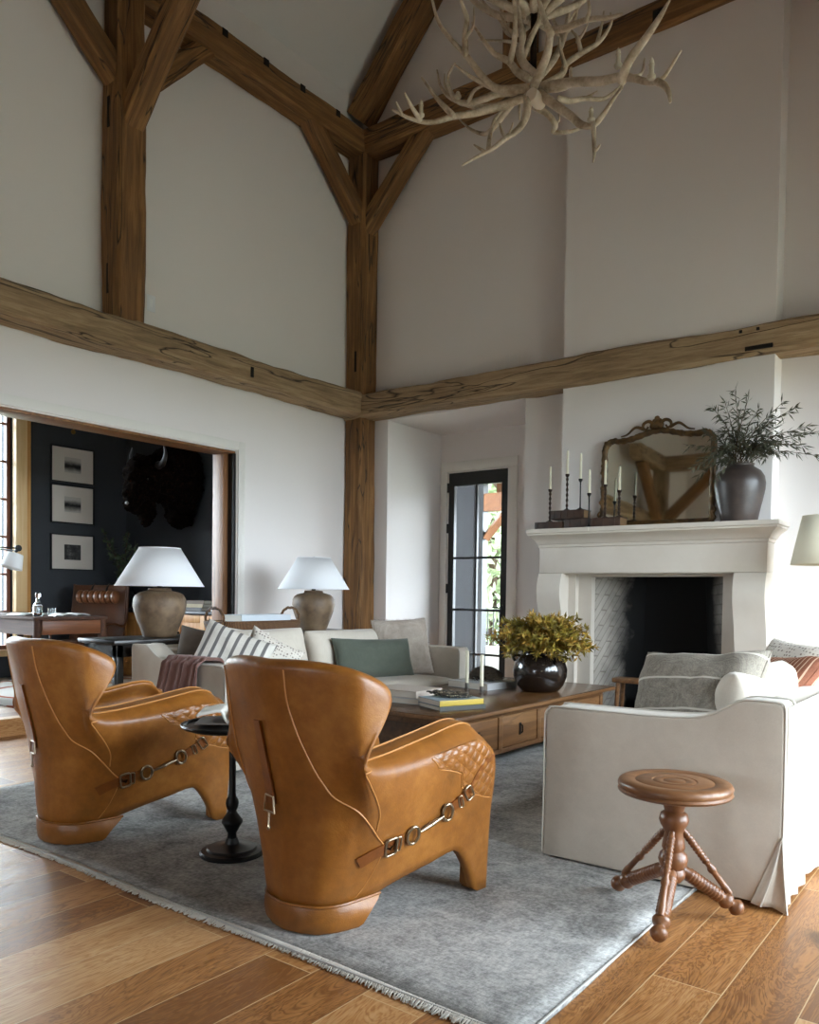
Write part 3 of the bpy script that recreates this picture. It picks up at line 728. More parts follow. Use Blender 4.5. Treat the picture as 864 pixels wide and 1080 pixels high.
# leafy branches in a dark jar on the credenza
M_dleaf = mat_plain('dark_green_leaf', '26331f', .6, c2='3b4a2c', ns=5)
bp = thing('branch_jar', 'dark jar of leafy green branches on the credenza under the bison head', 'plant', (-9.45, 6.2, CT))
b = bm_new(); lathe(b, [(.08, 0), (.13, .08), (.14, .18), (.09, .28), (.07, .30), (.06, .30)], 20); obj('jar', b, mat_plain('black_jar', '121212', .4), bp)
b = bm_new(); lv = bm_new()
for i in range(9):
    a = rnd(0, 6.28); r = rnd(.15, .4); h = rnd(.55, 1.0); tip = Vector((math.cos(a)*r, math.sin(a)*r*.6-.1, h)); pth = smooth_path([(0, 0, .25), (tip.x*.4, tip.y*.4, .25+(h-.25)*.6), tip], 8); tube(b, pth, [.005]*9, 5)
    for p in pth[2:]:
        for q_ in range(3): leaf_quad(lv, p, (rvec()+Vector((0, 0, .2))).normalized()*rnd(.06, .11), .025, rvec())
obj('branch', b, M_bark, bp); obj('foliage', lv, M_dleaf, bp, smooth=0)

# bison head mounted on the dark wall, nose toward the window (-y)
M_fur = N('dark_bison_fur'); kf = M_fur
fn = kf.noise(kf.coord((1, 1, 1)), 30, 6, .7); kf.base(kf.ramp(fn, [(.35, '050302'), (.55, '0e0805'), (.75, '2c1a10')])); kf.rough(1); kf.b.inputs['Specular IOR Level'].default_value = .03; kf.bump(fn, .9, .03); M_fur = kf.m
bs = thing('mounted_bison_head', 'dark shaggy mounted bison head on the office wall facing left', 'taxidermy', (-8.45, 6.575, 2.55))
def remeshed(b, vox):
    me = bpy.data.meshes.new('tmp'); b.to_mesh(me); b.free(); o = bpy.data.objects.new('tmp', me); COL.objects.link(o)
    r = o.modifiers.new('r', 'REMESH'); r.mode = 'VOXEL'; r.voxel_size = vox
    dg = bpy.context.evaluated_depsgraph_get(); dg.update()
    m2 = bpy.data.meshes.new_from_object(o.evaluated_get(dg)); bpy.data.objects.remove(o)
    b = bm_new(); b.from_mesh(m2); bpy.data.meshes.remove(m2); return b
def blob(parts, vox, disp, freq, name, mat, parent, seed=0):
    b = bm_new()
    for c, s in parts: bmesh.ops.create_icosphere(b, subdivisions=3, radius=1, matrix=Matrix.Translation(c) @ Matrix.Diagonal((*s, 1)))
    me = bpy.data.meshes.new('tmp'); b.to_mesh(me); b.free(); o = bpy.data.objects.new('tmp', me); COL.objects.link(o)
    r = o.modifiers.new('r', 'REMESH'); r.mode = 'VOXEL'; r.voxel_size = vox
    dg = bpy.context.evaluated_depsgraph_get(); dg.update()
    m2 = bpy.data.meshes.new_from_object(o.evaluated_get(dg)); bpy.data.objects.remove(o)
    m2.name = name
    b = bm_new(); b.from_mesh(m2); bmesh.ops.smooth_vert(b, verts=b.verts, factor=.5, use_axis_x=True, use_axis_y=True, use_axis_z=True)
    b.normal_update()
    for v in b.verts:
        p = v.co*freq+Vector((seed, 0, 0)); v.co += v.normal*disp*(noise.noise(p)+.6*noise.noise(p*2.3)+.4*noise.noise(p*5))
    bpy.data.meshes.remove(m2)
    return obj(name, b, mat, parent, smooth=180)
hd = blob([((0, -.24, .08), (.34, .215, .46)), ((0, -.28, .22), (.31, .30, .36)), ((0, -.42, .10), (.27, .30, .36)), ((0, -.24, -.30), (.20, .18, .22)), ((0, -.66, .06), (.21, .24, .27)), ((0, -.80, .10), (.19, .20, .22)), ((0, -.86, -.10), (.14, .17, .2)), ((0, -.90, -.26), (.10, .12, .13)), ((0, -.72, -.34), (.09, .13, .20))], .020, .040, 10, 'head', M_fur, bs)
M_horn = mat_plain('grey_horn', '1c1814', .5, c2='0f0c0a')
for s_ in (-1, 1):
    b = bm_new(); tube(b, smooth_path([(s_*.17, -.68, .20), (s_*.29, -.70, .22), (s_*.35, -.71, .33), (s_*.31, -.72, .45)], 12), [.05-.045*i/12 for i in range(13)], 10); obj('horn', b, M_horn, bs)
b = bm_new(); sphere(b, (0, -.99, -.27), .035, 12, 8, (1, .5, .7)); obj('nose', b, mat_plain('pale_muzzle', '4a433c', .5), bs)
for s_ in (-1, 1):
    b = bm_new(); sphere(b, (s_*.17, -.83, .02), .024, 10, 8); obj('eye', b, mat_plain('glass_eye', '080604', .1), bs)

# pale upholstered chair at the far left and the office rug
M_pale = mat_cloth('pale_grey_linen', 'b3b2ae', 'c4c3bf')
pc = thing('office_armchair', 'pale grey upholstered chair standing in the office opening, mostly out of frame', 'chair', (-8.03, 3.45, .163))
b = bm_new(); bx(b, -.6, 0, -.35, .33, .17, .30, .02); obj('seat_base', b, M_pale, pc)
b = bm_new(); bx(b, -.02-.08, .0, -.35, .33, .16, .66, .02); obj('side_panel', b, M_pale, pc)
b = bm_new(); bx(b, -.55, -.12, -.3, .2, .30, .42, .04); obj('seat_cushion', b, M_pale, pc)
b = bm_new(); bx(b, -.6, -.02, .22, .33, .25, .66, .03); obj('backrest', b, M_pale, pc)
for x, y in ((-.05, -.3), (-.05, .29), (-.55, -.3), (-.55, .29)):
    b = bm_new(); lathe(b, [(.014, 0), (.024, .17)], 10, (x, y, 0)); obj('leg', b, M_desk, pc)
def loop_rug():
    k = N('cream_rug_red_loops'); v = k.coord()
    w = k.add('ShaderNodeTexWave', wave_type='RINGS', rings_direction='SPHERICAL'); w.inputs['Scale'].default_value = .62; w.inputs['Distortion'].default_value = 2.2; w.inputs['Detail'].default_value = 0; k.link(v, w.inputs['Vector'])
    k.base(k.ramp(w.outputs['Fac'], [(.93, 'cfcac1'), (.97, 'a5563a')])); k.rough(.95); return k.m
b = bm_new(); bx(b, -1.7, 1.15, -.95, 1.3, 0, .012, .004); tag(obj('office_rug', b, loop_rug(), loc=(-8.2, 4.65, .1505)), 'cream rug with thin red loops on the office floor', 'rug')
# ================================================================= leather wing chairs
def leather(name, c1, c2, c3):
    k = N(name)
    n = k.noise(k.coord(), 3.2, 6, .6); n2 = k.noise(k.coord(), 22, 5, .6)
    f = k.math('ADD', k.math('MULTIPLY', n, .7), k.math('MULTIPLY', n2, .3))
    k.base(k.ramp(f, [(.32, c1), (.5, c2), (.68, c3)])); k.rough(k.ramp(n, [(.3, .30), (.7, .42)]))
    k.b.inputs['Specular IOR Level'].default_value = .45
    vo = k.add('ShaderNodeTexVoronoi'); vo.inputs['Scale'].default_value = 190; k.link(k.coord(), vo.inputs['Vector'])
    w = k.noise(k.coord((1, 1, 1.8)), 7, 4, .55, 1.2)
    k.bump(k.math('ADD', k.math('MULTIPLY', vo.outputs['Distance'], .12), k.math('MULTIPLY', w, 1.0)), .16, .012); return k.m
M_cog = leather('cognac_leather', '6d431a', '8a5520', 'a56d30')
M_strapl = leather('dark_cognac_strap', '5c3010', '7a4418', '8d5420')
M_thread = mat_plain('pale_welt', 'b57c40', .5)
M_steel = mat_plain('bright_nickel', 'a8977f', .28, 1)
V3 = Vector
WC = [ # outer surface: columns from back centre round to the front of the right arm, six levels each
 [(0, .00, .09), (0, .0, .30), (0, -.022, .50), (0, -.055, .66), (0, -.09, .82), (0, -.125, .965)],
 [(.075, .015, .09), (.088, .01, .30), (.105, -.01, .50), (.12, -.04, .66), (.135, -.07, .82), (.145, -.10, .967)],
 [(.135, .045, .09), (.165, .035, .30), (.20, .018, .50), (.225, -.008, .66), (.25, -.03, .82), (.265, -.052, .958)],
 [(.175, .105, .09), (.215, .085, .30), (.262, .058, .50), (.297, .020, .66), (.33, .008, .81), (.348, .010, .938)],
 [(.188, .165, .092), (.238, .125, .30), (.288, .075, .50), (.323, .022, .65), (.355, .045, .79), (.372, .088, .912)],
 [(.195, .20, .095), (.252, .150, .30), (.304, .088, .495), (.336, .026, .64), (.366, .078, .765), (.382, .150, .862)],
 [(.203, .235, .10), (.264, .176, .30), (.315, .106, .485), (.342, .038, .61), (.358, .036, .69), (.376, .098, .765)],
 [(.213, .27, .108), (.276, .215, .30), (.324, .140, .475), (.346, .072, .575), (.352, .040, .615), (.356, .030, .642)],
[(.238, .37, .135), (.290, .33, .30), (.332, .27, .44), (.352, .222, .54), (.355, .185, .595), (.338, .172, .625)],
 [(.283, .52, .172), (.316, .50, .32), (.346, .48, .46), (.362, .465, .56), (.362, .455, .615), (.330, .45, .652)],
 [(.318, .655, .196), (.34, .655, .335), (.36, .655, .48), (.372, .655, .58), (.370, .65, .635), (.332, .645, .678)],
 [(.332, .735, .10), (.346, .73, .31), (.364, .735, .48), (.374, .735, .58), (.372, .73, .635), (.332, .725, .680)],
 [(.340, .775, .0), (.350, .775, .29), (.366, .785, .46), (.375, .785, .56), (.373, .78, .615), (.332, .775, .664)],
 [(.348, .835, .0), (.354, .84, .28), (.367, .85, .44), (.374, .845, .53), (.372, .83, .58), (.332, .815, .628)],
]
WC = [[V3(p) for p in c] for c in WC]
NCOL = len(WC)
def wS(u, v):
    """outer surface of the right half; u in 0..NCOL-1, v in 0..5 (negative u mirrors)"""
    s = 1
    if u < 0: s, u = -1, -u
    col = [cr([WC[i][j] for i in range(NCOL)], u) for j in range(6)]
    p = cr(col, v); return V3((s*max(p.x, 0) if u > 0 else 0, p.y, max(p.z, 0)))
def wN(u, v):
    e = .06
    du = wS(min(u+e, NCOL-1), v)-wS(max(u-e, -(NCOL-1)), v); dv = wS(u, min(v+e, 5))-wS(u, max(v-e, 0))
    n = du.cross(dv); n.normalize()
    return n
def wI(u, v=3):
    a = abs(u); th = PI/2*min(1, a/4.2); s = 1 if u >= 0 else -1
    return V3((s*math.sin(th), -math.cos(th)*(1 if v < 4 else .9), -.05)).normalized()
def wP(u, v, off=0): return wS(u, v)+wN(u, v)*off
def smooth_path_uv(pts, n):
    out = []
    for i in range(n+1):
        f = i/n*(len(pts)-1); k = min(int(f), len(pts)-2); f -= k; out.append((pts[k][0]+(pts[k+1][0]-pts[k][0])*f, pts[k][1]+(pts[k+1][1]-pts[k][1])*f))
    return out
def wing_chair(loc, label):
    t = thing('wing_chair', label, 'chair', loc, 0, 'leather wing chairs')
    U = NCOL-1; nu, nv = 46, 22
    us = [-U+2*U*i/(2*nu) for i in range(2*nu+1)]; vs = [5*j/nv for j in range(nv+1)]
    b = bm_new(); cols = []
    for u in us:
        a = abs(u); th = .085+.03*min(1, max(0, (a-4)/4))
        outer = [wS(u, v) for v in vs]; nr = [wI(u, v) for v in vs]
        inner = [p-n*th*(.35+.65*min(1, v/1.2)) for p, n, v in zip(outer, nr, vs)]
        # rolled rim
        tv = (outer[-1]-outer[-2]).normalized(); mid = (outer[-1]+inner[-1])/2; hv = (outer[-1]-inner[-1])/2
        rim = [mid+hv*math.cos(PI*k/8)+tv*math.sin(PI*k/8)*hv.length*.8 for k in range(1, 8)]
        cols.append(outer+rim+inner[::-1])
    # rounded arm fronts
    def endcap(c):
        n = len(c); half = [(c[i]+c[n-1-i])/2 for i in range(n)]; fw = V3((0, 1, 0)); out = []
        for k in (1, 2, 3, 4):
            ph = PI/2*k/4; out.append([m+(p-m)*math.cos(ph)+fw*math.sin(ph)*min(.05, (p-m).length) for p, m in zip(c, half)])
        return out
    cols = endcap(cols[0])[::-1]+cols+endcap(cols[-1])
    Vv = [[b.verts.new(p) for p in c] for c in cols]; n = len(cols[0])
    for c0, c1 in zip(Vv, Vv[1:]):
        for k in range(n): b.faces.new((c0[k], c0[(k+1) % n], c1[(k+1) % n], c1[k]))
    soft = {v for c, cc in zip(Vv, cols) for k, v in enumerate(c) if .03 < v.co.y < .34 and v.co.z > .53 and abs(v.co.x) > .2 and k > 12}
    for _ in range(5): bmesh.ops.smooth_vert(b, verts=list(soft), factor=.5, use_axis_x=True, use_axis_y=True, use_axis_z=True)
    bmesh.ops.remove_doubles(b, verts=b.verts, dist=.0006)
    body = obj('body', b, M_cog, t, smooth=180)
    # rear foot: a D-shaped boot with a raked front
    b = bm_new(); ring = [(0, .0), (.075, .015), (.135, .045), (.175, .105), (.192, .165), (.205, .235)]
    full = [(-x, y) for x, y in ring[:0:-1]]+ring; rows = []
    for sc, zz, fr in ((.97, .0, -.04), (1.03, .012, -.035), (1.075, .05, -.01), (1.07, .085, .035), (1.03, .10, .06)):
        row = []
        for x, y in full: row.append(b.verts.new((x*sc, .11+(y-.11)*sc+(fr if y > .2 else fr*.35 if y > .14 else 0), zz)))
        rows.append(row)
    for r0, r1 in zip(rows, rows[1:]):
        m = len(r0)
        for k in range(m): b.faces.new((r0[k], r0[(k+1) % m], r1[(k+1) % m], r1[k]))
    b.faces.new(rows[0][::-1]); b.faces.new(rows[-1]); obj('rear_foot', b, M_cog, t, smooth=50)
    b = bm_new(); tube(b, smooth_path([(x*1.035, .11+(y-.11)*1.035+(.06 if y > .2 else .02 if y > .14 else 0), .102) for x, y in full], 60), .0055, 6); obj('foot_piping', b, M_thread if 0 else M_cog, t)
    # front legs thickness, seat, inner back
    for s in (-1, 1):
        b = bm_new(); q = []
        for (x0, x1, y0, y1, z) in ((.245, .335, .78, .868, 0), (.25, .337, .775, .872, .10), (.25, .335, .72, .872, .20), (.25, .335, .70, .87, .26)): q.append([b.verts.new((s*x, y, z)) for x, y in ((x0, y0), (x1, y0), (x1, y1), (x0, y1))])
        for r0, r1 in zip(q, q[1:]):
            for k in range(4): b.faces.new((r0[k], r0[(k+1) % 4], r1[(k+1) % 4], r1[k]))
        b.faces.new(q[0]); b.faces.new(q[-1])
        bmesh.ops.bevel(b, geom=list(b.edges), offset=.012, segments=2, affect='EDGES'); obj('leg', b, M_cog, t)
    b = bm_new(); bx(b, -.20, .20, .24, .84, .25, .33, .02); obj('seat_base', b, M_cog, t)
    b = bm_new()
    def cush(u, v):
        x, y = (u*2-1), (v*2-1); return V3((x*.205, .50+y*.355, .40+.075*(max(0, (1-x**6)*(1-y**6)))**.4))
    grid(b, cush, 18, 22)
    grid(b, lambda u, v: V3((cush(u, v).x, cush(u, v).y, .33)), 18, 22, flip=True); bmesh.ops.remove_doubles(b, verts=b.verts, dist=.0001)
    bmesh.ops.bridge_loops(b, edges=[e for e in b.edges if e.is_boundary]); obj('seat_cushion', b, M_cog, t, smooth=60)
    # inner back pad with ruched top edge
    b = bm_new(); q = []
    for i in range(121):
        u = -3.9+7.8*i/120; r = []
        for j in range(17):
            v = 2.2+2.93*j/16; f = j/16; vv = min(v, 5)
            p = wS(u, vv)-wI(u, vv)*(.095-.05*max(0, (f-.9)/.1)); edge = min(1, (1-abs(u)/3.9)*7, f*5, (1-f)*6+.25)
            ruch = .0045*math.sin(i*1.9)*max(0, (f-.72)/.28) if abs(u) > 1.6 else 0
            r.append(b.verts.new(p-wI(u, vv)*(.030*max(0, edge)**.5+ruch)+V3((0, .0, max(0, v-5)*.09+ruch*.8))))
        q.append(r)
    for r0, r1 in zip(q, q[1:]):
        for k in range(16): b.faces.new((r0[k], r1[k], r1[k+1], r0[k+1]))
    obj('inner_back', b, M_cog, t, smooth=180)
    # piped seams and stitching on the outer skin (u,v paths)
    def seam(path, r, m, name, off=.001, parent=t, n=40, flat=1):
        b = bm_new(); pts = smooth_path([(u, v, 0) for u, v in path], n); tube(b, [wP(p.x, p.y, off) for p in pts], r, 6, flat=flat); return obj(name, b, m, parent)
    for s in (-1, 1):
        seam([(s*(u if s > 0 else u+1.9*max(0, 1-u/5.5)), v) for u, v in SEAM_A], .0035, M_thread, 'piping')
        seam([(s*u, v) for u, v in SEAM_B], .003, M_thread, 'piping')
        seam([(s*u, v) for u, v in SEAM_C], .0018, M_thread, 'stitching', .0005)
        # arm pad welts along the top
        for dv, off in ((.25, 0), (.62, 0)):
            b = bm_new(); pts = []
            for i in range(30):
                u = 7.3+(12.2-7.3)*i/29; th = .115; o_ = wS(s*u, 5); nn = wI(s*u, 5); i_ = o_-nn*th; tv = (wS(s*u, 5)-wS(s*u, 4.8)).normalized()
                mid, hv = (o_+i_)/2, (o_-i_)/2; ph = PI*dv; pts.append(mid+hv*math.cos(ph)+tv*math.sin(ph)*hv.length*.80+V3((0, 0, .001)))
            tube(b, pts, .0042, 6); obj('arm_piping', b, M_thread, t)
        # quilted panel
        b = bm_new(); q = []
        nq, mq = 84, 66; vl = [(8.85, 4.0), (9.0, 3.06), (9.68, 2.45), (9.74, 2.40), (9.80, 1.90), (10.0, 1.75), (10.44, 1.58), (13.01, 1.58)]
        for i in range(nq+1):
            r = []
            for j in range(mq+1):
                fu, fv = i/nq, j/mq; u = 8.86+(13-8.86)*fu
                for (ua, va), (ub, vb) in zip(vl, vl[1:]):
                    if ua <= u <= ub: vlow = va+(vb-va)*(u-ua)/(ub-ua)
                v = vlow+(4.22-vlow)*fv
                p = wS(s*u, v); a1 = (p.y*.62+p.z)*2*PI/.052; a2 = (p.y*1.0-p.z*.8)*2*PI/.052
                h = abs(math.sin(a1*.5))**.4*abs(math.sin(a2*.5))**.4
                edge = min(fu, 1-fu, fv, 1-fv)
                r.append(b.verts.new(p+wN(s*u, v)*(.001+.0065*h*min(1, edge*20))))
            q.append(r)
        for r0, r1 in zip(q, q[1:]):
            for k in range(mq): b.faces.new((r0[k], r1[k], r1[k+1], r0[k+1]))
        qp = obj('quilted_panel', b, M_cog, t, smooth=180)
        def lowv(u):
            for (ua, va), (ub, vb) in zip(vl, vl[1:]):
                if ua <= u <= ub: return va+(vb-va)*(u-ua)/(ub-ua)
            return vl[-1][1]
        b = bm_new()
        for ky, kz in ((.62, 1.0), (1.0, -.8)):
            for m in range(-30, 40):
                cst = m*.052; run = []
                for i in range(70):
                    u = 8.9+4.05*i/69; lo, hi = lowv(u)+.03, 4.18; g = lambda v: wS(s*u, v).y*ky+wS(s*u, v).z*kz-cst
                    ga, gb = g(lo), g(hi)
                    if ga*gb < 0:
                        for _ in range(9):
                            md = (lo+hi)/2; gm = g(md)
                            if ga*gm <= 0: hi = md
                            else: lo, ga = md, gm
                        run.append(wP(s*u, lo, .0028))
                    elif len(run) > 2: tube(b, run, .0011, 4); run = []
                    else: run = []
                if len(run) > 2: tube(b, run, .0011, 4)
        obj('stitching', b, M_thread, qp)
        b = bm_new(); tube(b, [wP(s*u, v, .001) for u, v in smooth_path_uv(vl[:-1]+[(12.9, 1.58)], 60)], .0028, 6); obj('piping', b, M_thread, t)
        # strap with buckle and snaffle bit
        def onp(f, off=.008):
            q_ = cr(STP, min(f, 1)*7); q2 = cr(STP, min(1, f+.01)*7); q1 = cr(STP, max(0, f-.01)*7)
            p = wS(s*q_.x, q_.y); nn = wN(s*q_.x, q_.y); tt = (wS(s*q2.x, q2.y)-wS(s*q1.x, q1.y)).normalized(); return p+nn*off, tt, nn.cross(tt).normalized(), nn
        def strap_piece(f0, f1, w, nm, n=18, th=.0045):
            b = bm_new(); rows = []
            for i in range(n+1):
                p, tt, sd, nn = onp(f0+(f1-f0)*i/n, 0); sd = sd*w/2
                rows.append([b.verts.new(x) for x in (p-sd+nn*.0005, p-sd+nn*th, p+sd+nn*th, p+sd+nn*.0005)])
            for r0, r1 in zip(rows, rows[1:]):
                for k in range(4): b.faces.new((r0[k], r0[(k+1) % 4], r1[(k+1) % 4], r1[k]))
            b.faces.new(rows[0]); b.faces.new(rows[-1]); return obj(nm, b, M_strapl, t, smooth=40)
        strap_piece(0, .385, .048, 'strap', 18, .007); strap_piece(.60, .72, .042, 'strap', 18, .007); strap_piece(.72, 1, .026, 'strap', 24, .006)
        def ring(f, wx, wy, r, nm, square=False, par=t):
            b = bm_new(); p, tt, sd, nn = onp(f, .012); pts = []
            for k in range(25):
                a = 2*PI*k/24
                ca, sa = math.cos(a), math.sin(a)
                if square: e = .35; ca, sa = math.copysign(abs(ca)**e, ca), math.copysign(abs(sa)**e, sa)
                pts.append(p+tt*ca*wx+sd*sa*wy+nn*.004*math.cos(a))
            tube(b, pts, r, 6, cap=False); return obj(nm, b, M_steel, par, smooth=180)
        ring(2/7, .024, .037, .005, 'buckle', True); ring(.345, .009, .031, .004, 'buckle_keeper', True)
        ring(3/7, .027, .039, .0065, 'bit_ring'); ring(4/7, .025, .037, .0065, 'bit_ring'); ring(5/7, .018, .032, .0045, 'buckle', True)
        ring(.655, .008, .027, .0035, 'buckle_keeper', True)
        b = bm_new(); P0, P1 = onp(.455, .016)[0], onp(.548, .016)[0]; Pm = (P0+P1)/2
        tube(b, [P0, P0.lerp(Pm, .5), Pm], [.0045, .008, .009], 8); tube(b, [Pm, Pm.lerp(P1, .5), P1], [.009, .008, .0045], 8); sphere(b, Pm, .011, 10, 8); obj('snaffle_bar', b, M_steel, t, smooth=60)
    # strap and ring down the back centre
    b = bm_new(); rows = []; SU = -.5
    for i in range(17):
        v = 3.7-1.9*i/16; w = .021+.006*(i/16); p, nn = wS(SU, v), wN(SU, v); sd = V3((w, w*.25*-1, 0))
        rows.append([b.verts.new(x) for x in (p-sd+nn*.0005, p-sd+nn*.009, p+sd+nn*.009, p+sd+nn*.0005)])
    for r0, r1 in zip(rows, rows[1:]):
        for k in range(4): b.faces.new((r0[k], r0[(k+1) % 4], r1[(k+1) % 4], r1[k]))
    b.faces.new(rows[0]); b.faces.new(rows[-1]); obj('back_strap', b, M_strapl, t, smooth=40)
    b = bm_new(); p = wP(SU, 1.8, .014)
    pts = [p+V3((x, -x*.2, z)) for x, z in ((-.026, .03), (.026, .03), (.034, -.028), (-.034, -.028), (-.026, .03))]
    tube(b, pts, .0042, 6); dr_ = obj('back_ring', b, M_steel, t)
    b = bm_new(); tube(b, [p+V3((0, 0, -.028)), p+V3((0, -.002, -.075)), p+V3((0, -.002, -.083))], [.005, .0035, .006], 8); sphere(b, p+V3((0, -.002, -.088)), .0085, 10, 8); obj('ring_drop', b, M_steel, dr_)
    return t
SEAM_A = [(.68, 5), (.68, 4.25), (.84, 3.69), (1.16, 3.12), (1.72, 2.44), (2.6, 2.0), (5.16, 1.69), (6.5, 1.42), (7.3, 1.05)]
SEAM_B = [(7.45, 4.9), (7.0, 4.0), (6.98, 2.94), (7.04, 2.3), (7.08, 1.81), (6.8, 1.45)]
SEAM_C = [(7.24, 1.0), (6.76, .62), (5.5, .3), (4.28, .1)]
STP = [V3(q) for q in ((4.3, .80, 0), (7.08, .98, 0), (7.48, 1.04, 0), (8.28, 1.16, 0), (9.32, 1.38, 0), (10.12, 1.69, 0), (11.4, 2.5, 0), (13.0, 3.5, 0))]
c1 = wing_chair((-2.12, 2.055, .016), 'cognac leather wing chair nearest the camera, in front of the coffee table')
c2 = dup(c1, (-3.775, 2.04, .016), 0, 'cognac leather wing chair farther left, beyond the little black pedestal table')
# ================================================================= rug
def rug_mat():
    k = N('distressed_grey_rug')
    n = k.noise(k.coord((1, 1, 1)), 1.3, 6, .7); a = k.noise(k.coord((1, 9, 1)), 14, 4, .7); c = k.noise(k.coord((9, 1, 1)), 14, 4, .7); m = k.noise(k.coord(), 60, 3, .7)
    vo = k.noise(k.coord((1, 1, 1), loc=(4, 4, 0)), 5, 6, .75, 1.0)
    f = k.math('ADD', k.math('ADD', k.math('MULTIPLY', n, .36), k.math('MULTIPLY', vo, .36)), k.math('ADD', k.math('MULTIPLY', a, .14), k.math('MULTIPLY', c, .14)))
    f = k.math('ADD', f, k.math('MULTIPLY', k.math('SUBTRACT', m, .5), .32))
    k.base(k.ramp(f, [(.34, '575653'), (.45, '8b8a87'), (.54, 'aeaca8'), (.66, 'd3d0ca')])); k.rough(.95); k.b.inputs['Specular IOR Level'].default_value = .1
    k.bump(k.math('ADD', m, a), .3, .006); return k.m
rg = thing('area_rug', 'large distressed grey rug with a white fringe under the seating group', 'rug', (-3.06, 4.35, 0.0005))
b = bm_new(); grid(b, lambda u, v: V3(((u-.5)*3.96+.006*math.sin(v*23), (v-.5)*4.50-.14+.008*math.sin(u*17+1), .0058)), 40, 40)
o = obj('pile', b, rug_mat(), rg); sm = o.modifiers.new('t', 'SOLIDIFY'); sm.thickness = .0105; sm.offset = 0
M_fr = mat_plain('cream_fringe', 'cfc9be', .95)
b = bm_new()
for i in range(1300):
    x = -1.985+3.97*i/1300+rnd(-.003, .003); y0 = -2.385+.008*math.sin((x/3.96+.5)*17+1); L = rnd(.012, .032); dx = rnd(-.016, .016)
    tube(b, [(x, y0+.012, .0135), (x+dx*.4, y0-L*.45, .0085), (x+dx, y0-L, .0035)], [.0032, .0028, .0016], 4)
fo = obj('fringe', b, M_fr, rg, smooth=180); fo['kind'] = 'stuff'
b = bm_new(); tube(b, [(-1.98, -2.385, .010), (1.98, -2.385, .010)], .006, 6); tube(b, [(1.979, -2.385, .010), (1.979, 2.11, .010)], .005, 6); obj('edge_binding', b, mat_plain('pale_rug_binding', 'b5b3ad', .95), rg)

# ================================================================= slipcovered sofas
M_linen = mat_cloth('ivory_linen_slipcover', 'beb4a6', 'cac1b3', .92, 240, .25, wr=1.6)
M_linenp = mat_plain('ivory_welt', 'cbc5ba', .9)
D, Ls, AT = 1.055, 3.0, .17
def arm_prof():
    z1, z2 = .835, .730
    top = [(0.0, z1-.02), (.02, z1), (.14, z1+.002), (.18, z1-.006), (.23, z1-.035), (.28, z1-.065), (.34, z1-.088), (.42, z2+.008), (.55, z2+.002), (.75, z2+.0), (D-.05, z2-.002), (D-.018, z2-.012), (D, z2-.04)]
    return top
def cushion(b, w, h, t, pinch=.05, nu=20, nv=20, pw=.42, wr=.006, seed=0, welt=0):
    """soft cushion in its own frame: w along x, h along z, t along y"""
    def side(sg):
        def f(u, v):
            x, z = math.sin((u-.5)*PI), math.sin((v-.5)*PI)
            th = (max(0, 1-x**4)*max(0, 1-z**4))**pw
            X = x*w/2*(1-pinch*(1-z*z)); Z = z*h/2*(1-pinch*(1-x*x))
            nn = noise.noise(V3((X*5+seed, Z*5, seed+sg)))*wr*2 + noise.noise(V3((X*13+seed, Z*13, seed+sg)))*wr
            return V3((X, sg*(t/2*th+nn*min(1, th*2)), Z))
        return f
    grid(b, side(1), nu, nv); grid(b, side(-1), nu, nv, flip=True)
    bmesh.ops.remove_doubles(b, verts=b.verts, dist=.0004)
def box_cushion(b, x0, x1, y0, y1, z0, z1, crown=.03, nu=14, nv=22, seed=0):
    def top(sg):
        def f(u, v):
            x, y = u*2-1, v*2-1
            e = (max(0, 1-abs(x)**8)*max(0, 1-abs(y)**8))**.35
            X = (x0+x1)/2+x*(x1-x0)/2*(1+.0*y); Y = (y0+y1)/2+y*(y1-y0)/2
            zc = (z0+z1)/2; hh = (z1-z0)/2
            dd = crown*(1-x*x)*(1-y*y)+noise.noise(V3((X*4+seed, Y*4, sg)))*.008
            return V3((X, Y, zc+sg*(hh*(.35+.65*e)+dd*(1 if sg > 0 else .2))))
        return f
    grid(b, top(1), nu, nv); grid(b, top(-1), nu, nv, flip=True)
    bmesh.ops.bridge_loops(b, edges=[e for e in b.edges if e.is_boundary])
